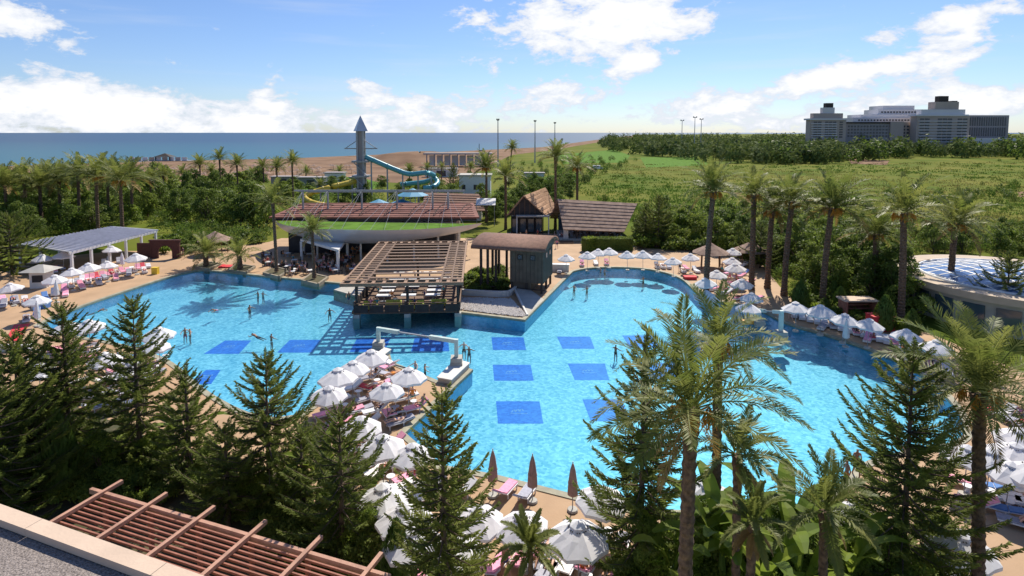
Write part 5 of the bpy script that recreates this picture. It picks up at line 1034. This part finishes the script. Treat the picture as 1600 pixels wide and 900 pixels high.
for sx in (-5, 5): MB().box((sx, -3, 3.6), (.5, .5, 2.8)).build('pavilion_post', M_darkw, pr)
p = HY(716, 255, 340); bp_ = thing('beach_pavilion', 'long dark flat-roofed pavilion on the beach', 'pavilion', (p.x, 340, 0)); zr = HY(716, 240, 340).z; MB().box((0, 0, zr), (40, 9, .9)).build('roof', M_hotel2, bp_)
for k in range(9): MB().box((-18 + k * 4.5, -4, zr / 2), (.6, .6, zr)).build('post', M_hotel2, bp_)
for k in range(8): MB().box((-15.7 + k * 4.5, 3, zr * .45), (3.6, .3, zr * .8)).build('curtain', M_hotelw, bp_)
p = HY(742, 298, 175); wb = thing('white_beach_building', 'low white building with dark windows beyond the annex', 'building', (p.x, 175, 0)); zr = HY(742, 275, 175).z; MB().box((0, 3, zr / 2), (9.5, 7, zr)).build('wall', M_white, wb); MB().box((0, 3, zr + .2), (10.3, 7.8, .4)).build('roof', M_conc, wb)
for x in (-3.4, .2, 3.2): MB().box((x, -.52, zr * .5), (1.1, .1, 1.5)).build('window', M_win, wb)
p = HY(756, 232, 620); sh = thing('anchored_pontoon', 'dark low pontoon with mast out on the sea', 'boat', (p.x, 620, -2)); MB().prism([(-12, -3), (12, -3), (15, 0), (12, 3), (-12, 3), (-14, 0)], -.3, 1.3).build('hull', M_hotel2, sh); MB().box((-3, 0, 2.3), (5, 3, 2)).build('cabin', M_hotel2, sh); MB().tube([(-5, 0, 1), (-5, 0, 10)], .3, 6).build('mast', M_darkw, sh)
p = G(934, 265); vn = thing('white_van', 'white van parked at the edge of the scrub field', 'van', p); MB().prism([(-2.7, -1), (2.7, -1), (2.7, 1), (-2.7, 1)], .5, 1.3).build('body', M_white, vn); MB().slab([(-2.6, -.95, 2.3), (1.3, -.95, 2.3), (1.3, .95, 2.3), (-2.6, .95, 2.3)], 1.0).build('cabin', M_white, vn)
MB().slab([(1.35, -.9, 2.2), (2.2, -.95, 1.32), (2.2, .95, 1.32), (1.35, .9, 2.2)], .08).build('windscreen', M_glass, vn)
for x in (-1.8, 1.8):
    for y in (-1, 1): wh = MB().tube([(x, y - .12, .36), (x, y + .12, .36)], .36, 10).build('wheel', M_darkw, vn); MB().tube([(x, y - .135, .36), (x, y + .135, .36)], .2, 8).build('rim', M_steel, wh)
for x in (-1.6, -.2): MB().box((x, -1.0, 1.85), (1.1, .06, .5)).build('side_window', M_glass, vn)
for i, px in enumerate((827, 843, 857)):
    p = G(px, 291); t = thing('fence_post', ORD[i] + ' fence post from the left beside the small meadow', 'post', p, 0, 'meadow fence posts'); MB().box((0, 0, 1.4), (.3, .3, 2.8)).build('shaft', M_wood, t); MB().box((0, 0, 2.85), (.4, .4, .12)).build('cap', M_wood, t)
for i, (px, py, w_, h_, Y, lab) in enumerate([(488, 281, 9, 3.5, 210, 'dark beach kiosk left of the slide tower'), (524, 279, 7, 4.5, 220, 'pale beach hut nearest the slide tower'), (560, 282, 5, 4, 205, 'small pale hut behind the tower'), (445, 283, 9, 3, 220, 'flat beach shelter at the sand edge'), (690, 268, 14, 3.6, 260, 'white beach bar behind the slide'), (835, 262, 8, 3, 240, 'low shelter by the beach track')]):
    p = HY(px, py, Y); t = thing('beach_hut', lab, 'hut', (p.x, Y, 0), 0, 'beach huts'); MB().box((0, 0, h_ / 2), (w_, 4, h_)).build('wall', M_hotel2 if i in (0, 3) else M_hotelw, t); MB().box((0, 0, h_ + .2), (w_ + .8, 4.8, .4)).build('roof', M_hotel2, t); MB().box((0, -2.03, h_ * .45), (w_ * .3, .1, h_ * .7)).build('door', M_win, t)
BS = thing('beach_sunshade', 'x', 'sunshade'); MB().tube([(0, 0, 0), (0, 0, 2.2)], .07, 6).build('pole', M_wood, BS); b = MB(); b.add([(1.6 * cos(2 * pi * k / 10), 1.6 * sin(2 * pi * k / 10), 2.0) for k in range(10)] + [(0, 0, 2.8)], [(k, (k + 1) % 10, 10) for k in range(10)] + [tuple(range(9, -1, -1))]); b.build('reed_cap', M_thatch2, BS)
rr = random.Random(9)
for i in range(70):
    p = G(rr.uniform(240, 560), rr.uniform(264, 284)); inst(BS, (p.x, p.y, .0), rr.random(), 'small reed sunshade in the rows on the sandy beach', 'reed sunshades on the beach')
# ------------------------------------------------------------------ parasols
def parasol_proto(near, R_=1.36, name='white_parasol'):
    t = thing(name, 'x', 'parasol'); zr, za = 2.2, 2.95; n_ = 8
    def ringp(r_, z, k): a = 2 * pi * (k + .5) / n_; return Vector((r_ * cos(a), r_ * sin(a), z))
    b = MB(); ap = (0, 0, za)
    def panel(b, k):
        p0, p1 = ringp(R_, zr, k), ringp(R_, zr, k + 1); q0, q1 = ringp(R_ * .55, zr + .40, k), ringp(R_ * .55, zr + .40, k + 1); t0, t1 = ringp(.16, za - .06, k), ringp(.16, za - .06, k + 1); m = (p0 + p1) / 2 * .985; m.z = zr + .03; mq = (q0 + q1) / 2; mq.z -= .035
        d_ = Vector((0, 0, -.16)); b.add([p0, m, p1, q0, mq, q1, t0, t1, p0 + d_, m + d_, p1 + d_], [(0, 1, 4, 3), (1, 2, 5, 4), (3, 4, 6), (4, 7, 6), (4, 5, 7), (8, 9, 1, 0), (9, 10, 2, 1)])
    if near:
        pm = MB(); panel(pm, 0); pm = pm.mesh('canopy_panel', M_canvas)
        for k in range(n_): link('canopy_panel', pm, t, rz=2 * pi * k / n_)
        vm = MB().box((.40, -.05, zr + .56), (.07, .05, .012)).box((.40, .05, zr + .56), (.07, .05, .012)).mesh('vent_eyelets', M_dark)
        for k in range(n_): o = link('vent_eyelets', vm, t, rz=2 * pi * (k + 1) / n_)
        b = MB()
        for k in range(n_): b.tube([(0, 0, za - .1), ringp(R_ * .985, zr - .01, k)], .013, 4)
        b.build('ribs', M_steel, t)['kind'] = 'stuff'
    else:
        for k in range(n_): panel(b, k)
        b.build('canopy', M_canvas, t)
    b = MB(); b.add([ringp(.36, za - .08, k) for k in range(n_)] + [(0, 0, za + .1)], [(k, (k + 1) % n_, n_) for k in range(n_)]); b.build('vent_cap', M_canvas, t)
    MB().tube([(0, 0, .05), (0, 0, za + .06)], .028, 7).build('pole', M_steel, t); MB().tube([(0, 0, .0), (0, 0, .14)], [.32, .28], 10).build('base', M_conc, t)
    return t
PN, PF = parasol_proto(True), parasol_proto(False)
def closed_proto(m, name):
    t = thing(name, 'x', 'parasol'); b = MB(); n_ = 12; pr = [(.9, .20), (1.0, .27), (1.6, .23), (2.2, .15), (2.6, .05)]
    b.add([(r_ * (1 + .16 * (k % 2)) * cos(2 * pi * k / n_), r_ * (1 + .16 * (k % 2)) * sin(2 * pi * k / n_), z) for z, r_ in pr for k in range(n_)], [(j * n_ + k, j * n_ + (k + 1) % n_, (j + 1) * n_ + (k + 1) % n_, (j + 1) * n_ + k) for j in range(4) for k in range(n_)] + [tuple(4 * n_ + k for k in range(n_)), tuple(range(n_ - 1, -1, -1))]); b.build('folded_canopy', m, t)
    MB().tube([(0, 0, .05), (0, 0, 2.75)], .03, 7).build('pole', M_steel, t); MB().tube([(0, 0, .05), (0, 0, .14)], [.3, .26], 10).build('base', M_conc, t); MB().tube([(0, 0, 1.55), (0, 0, 1.62)], .26, 10).build('tie_strap', m, t); return t
PCt, PCw = closed_proto(M_taupe, 'folded_taupe_parasol'), closed_proto(M_canvas, 'folded_white_parasol')

# ------------------------------------------------------------------ sun loungers
def lounger_proto(near, up=.6):
    t = thing('sun_lounger', 'x', 'sun lounger'); b = MB()
    if near:
        for s in (-1, 1): b.box((0, s * .31, .30), (1.25, .05, .06))
        for k in range(7): b.box((-.55 + k * .18, 0, .31), (.10, .60, .03))
        b.build('bed_frame', M_plastic, t)
        for x in (-.5, .5):
            for s in (-1, 1): MB().box((x, s * .29, .14), (.06, .06, .27)).build('leg', M_plastic, t)
    else: b.box((0, 0, .22), (1.25, .64, .2)); b.build('bed_frame', M_plastic, t)
    q = Matrix.Rotation(-up, 3, 'Y') @ Matrix.Identity(3)
    d_ = Vector((cos(up), 0, sin(up))); c = Vector((.62, 0, .33)) + d_ * .36; MB().box(c, (.74, .62, .04), mx=q).build('backrest', M_plastic, t)
    b = MB(); b.box((-.02, 0, .365), (1.24, .56, .07)); b.box(c + Vector((-sin(up), 0, cos(up))) * .055 + d_ * .01, (.70, .56, .07), mx=q); o = b.build('mattress', M_pink, t); o.material_slots[0].link = 'OBJECT'; o.material_slots[0].material = M_pink
    return t
LN, LF = [lounger_proto(True, .6), lounger_proto(True, .12)], [lounger_proto(False, .55), lounger_proto(False, .12)]
LPOS = []
def lounger(p, heading, near, tw, lab, group, var=None):
    if inside((p.x, p.y), rim_out): return None
    if any(abs(p.x - q.x) + abs(p.y - q.y) < .78 for q in LPOS): return None
    for k in range(2):
        e_ = Vector((cos(heading), sin(heading), 0)) * (.95 if k else -.7)
        if inside(((p + e_).x, (p + e_).y), rim_out): return None
    LPOS.append(p); v = random.random() < .35 if var is None else var
    o = inst((LN if near else LF)[int(v)], p, heading, lab, group)
    for ch in KIDS[o.name]:
        if ch.name.startswith('mattress'): ch.material_slots[0].link = 'OBJECT'; ch.material_slots[0].material = M_towels[tw]
    return o
TW = [0, 0, 0, 1, 2, 2, 3, 3, 5]
def pick(): return random.choice(TW)

# ------------------------------------------------------------------ people: one skinned body per pose, clothes grown from it
def body_proto(pose, dress):
    J = {'pelvis': (0, 0, .95, .13, .10), 'waist': (0, 0, 1.1, .115, .085), 'chest': (0, .01, 1.3, .15, .10), 'collar': (0, .01, 1.43, .10, .075), 'neck': (0, .0, 1.50, .05, .05), 'head': (0, -.01, 1.60, .075, .09), 'crown': (0, 0, 1.69, .07, .085), 'nose': (0, -.11, 1.605, .013, .013)}
    E = [('pelvis', 'waist'), ('waist', 'chest'), ('chest', 'collar'), ('collar', 'neck'), ('neck', 'head'), ('head', 'crown'), ('head', 'nose')]
    for s, n_ in ((-1, 'l'), (1, 'r')):
        J[n_ + 'sh'] = (s * .175, .01, 1.41, .052, .052); J[n_ + 'hip'] = (s * .095, 0, .88, .085, .09)
        if pose == 'sit': J[n_ + 'knee'] = (s * .12, -.42, .92, .06, .06); J[n_ + 'ank'] = (s * .12, -.44, .50, .04, .04); J[n_ + 'toe'] = (s * .13, -.60, .46, .035, .025); J[n_ + 'elb'] = (s * .25, -.05, 1.14, .04, .04); J[n_ + 'wr'] = (s * .16, -.30, 1.08, .03, .03)
        elif pose == 'walk': J[n_ + 'knee'] = (s * .10, -.14 * s - .03, .50, .058, .058); J[n_ + 'ank'] = (s * .10, -.24 * s + .08, .09, .038, .04); J[n_ + 'toe'] = (s * .11, -.24 * s - .08, .04, .035, .025); J[n_ + 'elb'] = (s * .25, .10 * s, 1.14, .04, .04); J[n_ + 'wr'] = (s * .25, .12 * s - .10, .90, .03, .03)
        elif pose == 'wade': J[n_ + 'knee'] = (s * .12, -.03, .50, .058, .058); J[n_ + 'ank'] = (s * .13, .02, .09, .038, .04); J[n_ + 'toe'] = (s * .14, -.14, .04, .035, .025); J[n_ + 'elb'] = (s * .40, -.08, 1.26, .04, .04); J[n_ + 'wr'] = (s * .50, -.28, 1.18, .03, .03)
        elif pose == 'swim': J[n_ + 'knee'] = (s * .14, .10, .48, .058, .058); J[n_ + 'ank'] = (s * .16, .20, .10, .038, .04); J[n_ + 'toe'] = (s * .17, .24, -.02, .035, .025); J[n_ + 'elb'] = (s * .34, -.18, 1.52, .04, .04); J[n_ + 'wr'] = (s * .24, -.26, 1.74, .03, .03)
        else: J[n_ + 'knee'] = (s * .11, -.06, .50, .058, .058); J[n_ + 'ank'] = (s * .13, .0, .09, .038, .04); J[n_ + 'toe'] = (s * .15, -.12, .04, .035, .025); J[n_ + 'elb'] = (s * .30, .02, 1.16, .04, .04); J[n_ + 'wr'] = (s * .28, -.06, .92, .03, .03)
        w = Vector(J[n_ + 'wr'][:3]); d_ = (w - Vector(J[n_ + 'elb'][:3])).normalized(); sx = Vector((0, -1, 0)) if abs(d_.y) < .8 else Vector((-s, 0, 0)); h_ = w + d_ * .07; J[n_ + 'palm'] = (*h_, .034, .02)
        E += [('collar', n_ + 'sh'), (n_ + 'sh', n_ + 'elb'), (n_ + 'elb', n_ + 'wr'), (n_ + 'wr', n_ + 'palm'), ('pelvis', n_ + 'hip'), (n_ + 'hip', n_ + 'knee'), (n_ + 'knee', n_ + 'ank'), (n_ + 'ank', n_ + 'toe')]
        for k in range(4): f_ = h_ + d_ * (.075 + .012 * (k in (1, 2))) + sx * (.027 * (1.5 - k)); J[n_ + 'f%d' % k] = (*f_, .009, .009); E.append((n_ + 'palm', n_ + 'f%d' % k))
        J[n_ + 'th'] = (*(w + d_ * .06 + sx * .065), .01, .01); E.append((n_ + 'wr', n_ + 'th'))
    names = list(J); me = bpy.data.meshes.new('body'); me.from_pydata([J[k][:3] for k in names], [(names.index(a), names.index(b)) for a, b in E], []); o = bpy.data.objects.new('tmp', me); col.objects.link(o)
    o.modifiers.new('s', 'SKIN'); ly = me.skin_vertices[0].data
    for i, k in enumerate(names): ly[i].radius = J[k][3:5]; ly[i].use_root = (k == 'pelvis')
    ss = o.modifiers.new('u', 'SUBSURF'); ss.levels = ss.render_levels = 1
    dg = bpy.context.evaluated_depsgraph_get(); bm2 = bpy.data.meshes.new_from_object(o.evaluated_get(dg)); bpy.data.objects.remove(o)
    bm2.materials.clear(); bm2.materials.append(M_skins[0]); bm2.polygons.foreach_set('use_smooth', [True] * len(bm2.polygons)); bm2.polygons.foreach_set('material_index', [0] * len(bm2.polygons))
    seg = [(Vector(J[a][:3]), Vector(J[b][:3]), a, b) for a, b in E]
    def near_seg(p):
        best = None
        for a, b, na, nb in seg:
            ab = b - a; t = max(0, min(1, (p - a).dot(ab) / max(1e-9, ab.length_squared))); d_ = (p - a - ab * t).length
            if best is None or d_ < best[0]: best = (d_, na, nb, t)
        return best
    reg = [near_seg(v.co) for v in bm2.vertices]
    def grow(sel, off, name, m):
        vm = {}; vs = []; fs = []
        for f_ in bm2.polygons:
            if all(sel(reg[i], bm2.vertices[i].co) for i in f_.vertices):
                fs.append([vm.setdefault(i, len(vm)) for i in f_.vertices])
        inv = sorted(vm, key=vm.get); vs = [bm2.vertices[i].co + bm2.vertices[i].normal * off for i in inv]; r_ = bpy.data.meshes.new(name); r_.from_pydata(vs, [], fs); r_.materials.append(m); r_.polygons.foreach_set('use_smooth', [True] * len(fs)); return r_
    t = thing('person', 'x', 'person'); par = link('body', bm2, t)
    hair = grow(lambda g, c: g[1] in ('head', 'neck') and g[2] in ('crown', 'head') and c.z > 1.585 and (c.y > -.045 or c.z > 1.68), .014, 'hair', M_hairs[0]); link('hair', hair, t)
    low = {'shorts': lambda g, c: (g[2] in ('waist', 'lhip', 'rhip') and g[1] == 'pelvis' and c.z < 1.06) or (g[2] in ('lknee', 'rknee') and g[3] < (.62 if dress != 'bikini' else .1))}
    link('shorts', grow(low['shorts'], .012, 'shorts', M_cloth[0]), t)
    if dress != 'shorts': link('top', grow(lambda g, c: (g[1] in ('waist', 'chest') or (g[2] == 'waist' and dress == 'shirt') or (dress == 'shirt' and g[2] in ('lsh', 'rsh', 'lelb', 'relb') and g[3] < .6)) and (dress == 'shirt' or 1.2 < c.z < 1.4), .012, 'top', M_cloth[0]), t)
    return t
PP = {(p, d_): body_proto(p, d_) for p, d_ in (('stand', 'shorts'), ('walk', 'shirt'), ('walk', 'bikini'), ('wade', 'shorts'), ('wade', 'bikini'), ('swim', 'shorts'), ('sit', 'shirt'), ('lie', 'shorts'), ('lie', 'bikini'))}
prr = random.Random(77); NP = [0]
def person(pose, dress, loc, rz, lab, group=None, tilt=0., cl=None, hair=None, skin=None):
    o = inst(PP[(pose, dress)], loc, rz, lab, group); o.rotation_euler = (tilt, 0, rz); c = prr.randrange(len(CLOTH)) if cl is None else cl; c2 = c if dress != 'shirt' else prr.randrange(len(CLOTH))
    for ch in KIDS[o.name]:
        nm = ch.name.split('.')[0]; ch.material_slots[0].link = 'OBJECT'
        ch.material_slots[0].material = {'body': M_skins[prr.randrange(3) if skin is None else skin], 'hair': M_hairs[prr.choice((0, 0, 1, 2)) if hair is None else hair], 'shorts': M_cloth[c], 'top': M_cloth[c2]}[nm]
    NP[0] += 1; return o, CLOTH[c][0]
def lier(p, heading, up, lab):        # lying on a lounger: head towards the backrest
    if up > .3: o, c = person('sit', 'shirt', p + Vector((cos(heading) * .45, sin(heading) * .45, -.42)), heading - pi / 2, lab, 'sunbathers', -.35)
    else: o, c = person('lie', prr.choice(('shorts', 'bikini')), p + Vector((-cos(heading) * .85, -sin(heading) * .85, .50)), heading - pi / 2, lab, 'sunbathers', -pi / 2)
    return o

zones = [('on the far pool edge', -92, False, [(885, 400), (918, 397), (935, 393), (952, 393), (981, 396), (1005, 396), (1028, 399), (1053, 405), (1080, 400)]),
         ('around the thatched shelters', 200, False, [(1145, 392), (1143, 405), (1120, 427), (1105, 441), (1160, 440), (1175, 461), (1103, 462), (1168, 478), (1150, 418)]),
         ('on the right shore', 235, False, [(1245, 480), (1283, 485), (1318, 496), (1357, 503), (1415, 519), (1462, 540)]),
         ('beside the white pergola', -50, False, [(20, 445), (57, 465), (66, 400), (98, 398), (85, 435), (113, 424), (140, 418), (167, 412), (213, 402), (173, 388)]),
         ('on the near left deck', 40, True, [(140, 507), (105, 512), (248, 520), (238, 535), (165, 556), (60, 575), (205, 575)]),
         ('on the peninsula', 215, True, [(580, 555), (550, 571), (528, 590), (637, 585), (605, 603), (512, 608), (598, 692), (645, 702), (560, 660)]),
         ('at the bottom centre', 60, True, [(602, 772), (634, 806), (648, 846), (940, 770), (905, 834), (820, 810), (745, 800), (700, 860)]),
         ('at the right edge', 150, True, [(1510, 706), (1545, 712), (1582, 700), (1592, 678), (1575, 728), (1497, 850), (1620, 740), (1650, 690)]),
         ('behind the big palms', 80, True, [(1100, 766), (1340, 800)])]
PAR = []
for phrase, head, near, lst in zones:
    lst = sorted(lst, key=lambda q: q[0])
    for i, (px, py) in enumerate(lst):
        p = G(px, py, 2.5); p.z = 0
        lab = f'{ORD[i]} open white parasol from the left {phrase}' if len(lst) > 2 else f'{("left", "right")[i]} of two open white parasols {phrase}'
        o = inst(PN if near else PF, p, random.random() * .8, lab, 'open white parasols ' + phrase, random.uniform(.92, 1.06)); o.rotation_euler = (random.gauss(0, .035), random.gauss(0, .035), random.random() * .8); PAR.append((p, phrase, i, head, near))
for i, (px, py) in enumerate([(770, 727), (832, 735), (895, 748)]):
    p = G(px, py, 1.8); p.z = 0; inst(PCt, p, i, ['left', 'middle', 'right'][i] + ' folded taupe parasol on the near pool edge', 'folded taupe parasols')
for i, (px, py) in enumerate([(191, 408), (88, 455), (1322, 520), (58, 490)]):
    p = G(px, py, 1.4); p.z = 0; inst(PCw, p, i, ['folded white parasol under the white pergola', 'folded white parasol leaning place beside the towel kiosk', 'folded white parasol on the right shore', 'folded white parasol at the far left deck corner'][i], 'folded white parasols')
for p, phrase, i, head, near in PAR:
    h0 = R(head); s_ = Vector((-sin(h0), cos(h0), 0)); f_ = Vector((cos(h0), sin(h0), 0))
    for k, (a, c) in enumerate([(-1.05, .1), (1.05, -.1), (-.2, -1.9), (1.9, -1.7)] if near else [(-.95, -.3), (.95, -.3), (-.1, -1.9)]):
        q = p + s_ * a + f_ * c; tw = pick(); pos = ('left of', 'right of', 'in front of', 'just past')[k]
        up = random.random() < .55
        o = lounger(q, h0 + pi + random.uniform(-.12, .12), near, tw, f'{TOWN[tw]} topped lounger {pos} the {ORD[i]} parasol {phrase}', 'sun loungers ' + phrase, not up)
        if o and near and random.random() < .42: lier(q, o.rotation_euler[2], .5 if up else 0, f'sunbather on the lounger {pos} the {ORD[i]} parasol {phrase}')
        elif o and not near and random.random() < .3: lier(q, o.rotation_euler[2], 0, f'sunbather on the lounger {pos} the {ORD[i]} parasol {phrase}')
rows = [((100, 447), (236, 418), 17, -50, False, 'in the long row before the white pergola'), ((905, 416), (1050, 420), 16, -92, False, 'in the row along the far pool edge'), ((1235, 494), (1440, 552), 17, 245, False, 'in the row along the right pool edge'), ((560, 612), (620, 560), 7, 140, True, 'along the left side of the peninsula'),
        ((648, 650), (700, 606), 6, 215, True, 'along the right side of the peninsula'), ((575, 735), (660, 742), 6, 75, True, 'below the two front peninsula parasols'), ((786, 768), (905, 795), 8, 62, True, 'facing the near pool edge'), ((800, 880), (1000, 905), 8, 250, True, 'along the bottom edge of the picture'), ((1540, 640), (1640, 690), 6, 200, True, 'at the right frame edge'), ((0, 470), (60, 480), 6, -40, False, 'at the far left deck'), ((130, 560), (230, 600), 7, 40, True, 'behind the left pines'), ((600, 655), (640, 640), 3, 120, True, 'in the middle of the peninsula')]
for a, b_, n_, head, near, phrase in rows:
    for k in range(n_):
        t = (k + .5) / n_; p = G(a[0] + (b_[0] - a[0]) * t, a[1] + (b_[1] - a[1]) * t); tw = random.choice([0, 0, 0, 1, 2, 3, 3, 2, 4]); up = random.random() < .6
        o = lounger(p, R(head) + pi + random.uniform(-.1, .1), near, tw, f'{ORD[k]} lounger from the left {phrase}, {TOWN[tw]} top', 'sun loungers ' + phrase, not up)
        if o and random.random() < (.5 if near else .3): lier(p, o.rotation_euler[2], .5 if up and near else 0, f'sunbather on the {ORD[k]} lounger {phrase}')

# swimmers and bathers in the pool
swm = [(345, 481, 'swim'), (390, 483, 'wade'), (403, 461, 'wade'), (411, 461, 'wade'), (515, 488, 'wade'), (289, 519, 'wade'), (297, 521, 'wade'), (413, 528, 'swim'), (424, 529, 'wade'), (725, 542, 'wade'), (733, 549, 'wade'), (897, 451, 'wade'), (917, 453, 'wade'), (1005, 438, 'wade'), (962, 547, 'wade'), (649, 573, 'wade'), (664, 578, 'wade'), (137, 490, 'swim'), (945, 425, 'wade'), (938, 423, 'wade'), (545, 462, 'wade')]
near_ph = ['alone in the middle of the left pool', 'in the left pool below the two heads', 'leftmost of the pair far out in the left pool', 'rightmost of the pair far out in the left pool', 'standing waist deep left of the pool bar', 'left of a pair by the tall Norfolk pine', 'right of a pair by the tall Norfolk pine', 'swimming above the second blue mosaic panel', 'standing beside a swimmer left of the blue panel', 'left of two by the pipe arch pedestal', 'right of two by the pipe arch pedestal', 'left of two beside the hut ramp', 'right of two beside the hut ramp', 'alone below the far pool edge', 'standing alone above the right mosaic panels', 'left of two in the small basin', 'right of two in the small basin', 'swimming at the far left pool corner', 'by the far wall, right of a pair', 'by the far wall, left of a pair', 'at the ledge beside the pool bar']
for i, (px, py, ps_) in enumerate(swm):
    p = G(px, py, -.14); dr = prr.choice(('shorts', 'bikini')) if ps_ == 'wade' else 'shorts'
    if ps_ == 'wade': p.z = -1.34 + prr.uniform(-.02, .06); o, c = person(ps_, dr, p, prr.random() * 6.28, 'bather ' + near_ph[i], 'bathers in the pool')
    else: p.z = -.22; o, c = person(ps_, dr, p, prr.random() * 6.28, 'swimmer ' + near_ph[i], 'bathers in the pool', tilt=1.15); o.location.z = -.55
# people on their feet
std = [(278, 402, 'walk', 'bikini', 'person walking on the left deck by the arch, left of two'), (286, 402, 'walk', 'shirt', 'person walking on the left deck by the arch, right of two'), (453, 434, 'walk', 'bikini', 'person at the pool edge between the planters'), (520, 421, 'walk', 'shirt', 'person standing before the white portico'), (1140, 440, 'walk', 'shirt', 'person standing among parasols near the right palms, left'), (1150, 442, 'walk', 'bikini', 'person standing among parasols near the right palms, right'), (1128, 428, 'stand', 'shorts', 'bather in shorts by the far right parasols'), (1235, 500, 'walk', 'bikini', 'person at the right spout arch'), (1300, 512, 'walk', 'shirt', 'person beside the pointed right shore parasol'), (1348, 526, 'walk', 'shirt', 'person beside the red stall'), (1062, 425, 'stand', 'shorts', 'person at the right end of the far pool edge'), (1322, 764, 'stand', 'shorts', 'person behind the wide pine at right'), (645, 628, 'sit', 'shirt', 'person sitting low on the peninsula'), (1338, 745, 'walk', 'bikini', 'person in swimwear behind the wide pine at right'), (790, 905, 'walk', 'bikini', 'person at the bottom edge left of the parasol'), (870, 388, 'walk', 'shirt', 'person on the steps of the thatched restaurant'), (840, 372, 'walk', 'shirt', 'person in front of the gabled thatched hut')]
for px, py, ps_, dr, lab in std:
    p = G(px, py); p.z = .0 if ps_ != 'sit' else -.42
    if not inside((p.x, p.y), POOL): person(ps_, dr, p, prr.random() * 6.28, lab, 'people on the deck')
# cafe terrace left of the bar
r = random.Random(21); ci = 0
for i in range(34):
    px, py = r.uniform(408, 560), r.uniform(394, 430); p = G(px, py); p.z = 0
    if inside((p.x, p.y), rim_out): continue
    ci += 1; inst(TB, p, r.random(), 'small cafe table on the shaded terrace left of the pool bar', 'terrace tables', .8)
    for s in range(r.randrange(2, 4)):
        a = r.random() * 1.2 + s * 2.1; q = p + Vector((cos(a), sin(a), 0)) * .75; inst(CH, q, a - pi / 2, 'dark cafe chair on the shaded terrace left of the pool bar', 'terrace chairs')
        if r.random() < .62: person('sit', 'shirt', q + Vector((0, 0, -.40)), a - pi / 2 + 0, 'guest seated at a table on the shaded terrace', 'terrace guests')
for i, (u, v) in enumerate([(2.4, 3.5), (3.1, 3.5), (5.0, 4.1), (7.2, 3.5), (9.6, 4.1), (4.2, 6.4), (8.0, 6.5), (10.1, 8.2), (2.4, 8.4)]): person('sit', 'shirt', bw(u, v, .22), SA + (0 if i < 5 else pi), 'guest seated inside the pool bar', 'pool bar guests')
for k in range(12):
    p = G(r.uniform(800, 965), r.uniform(368, 374)); person('walk' if k % 3 else 'sit', 'shirt', (p.x, p.y, 0 if k % 3 else -.42), r.random() * 6, 'guest on the terrace of the thatched restaurants', 'thatched restaurant guests')

# small furniture on the deck
def crate(px, py, m, lab, nm, w=1., d_=.7, h_=.9):
    c = G(px, py); t = thing(nm, lab, nm.split('_')[-1], c); MB().box((0, 0, h_ / 2), (w, d_, h_)).build('body', m, t); MB().box((0, 0, h_ + .03), (w * 1.06, d_ * 1.06, .06)).build('lid', m, t); return t
crate(243, 428, M_yellow, 'small yellow bin on the left deck edge', 'yellow_bin', .8, .6, .9); crate(58, 482, M_offw, 'white bin beside the blue one at the left deck', 'white_bin', .7, .7, 1.3); crate(68, 481, M_towels[5], 'blue bin at the left deck', 'blue_bin', 1.1, .8, 1.0)
crate(1375, 515, M_red, 'red stall counter right of the right shore parasols', 'red_stall', 2.2, 1.4, 1.5); crate(1325, 510, M_orange, 'orange pedal board under the pointed parasol', 'orange_board', 2.0, .9, .35); crate(1172, 505, M_orange, 'orange board left of the right spout arch', 'orange_board', 1.8, .8, .35)
crate(1078, 436, M_red, 'red float on the far right pool edge', 'red_float', 1.6, 1.0, .35)
c = G(1338, 497); sh_ = thing('open_shelf_stand', 'brown shelf stand with pale roof behind the right shore', 'stand', c); MB().box((0, 0, 2.1), (3.6, 1.8, .15)).build('roof', M_coping, sh_); MB().box((0, .7, 1), (3.2, .1, 2)).build('back_panel', M_redwood, sh_)
for z in (.5, 1.1, 1.6): MB().box((0, .2, z), (3.2, .9, .06)).build('shelf', M_redwood, sh_)
for sx in (-1.6, 1.6): MB().box((sx, -.2, 1), (.12, 1.6, 2.05)).build('side_panel', M_redwood, sh_)
SMT = thing('side_table', 'x', 'side table'); MB().tube([(0, 0, .4), (0, 0, .44)], .26, 10).build('top', M_plastic, SMT); MB().tube([(0, 0, 0), (0, 0, .4)], [.16, .05], 8).build('pedestal', M_plastic, SMT)
for p, phrase, i, head, near in PAR:
    if near: inst(SMT, p + Vector((.38, .2, 0)), 0, f'white side table under the {ORD[i]} parasol {phrase}', 'white side tables')
bpy.context.view_layer.update()
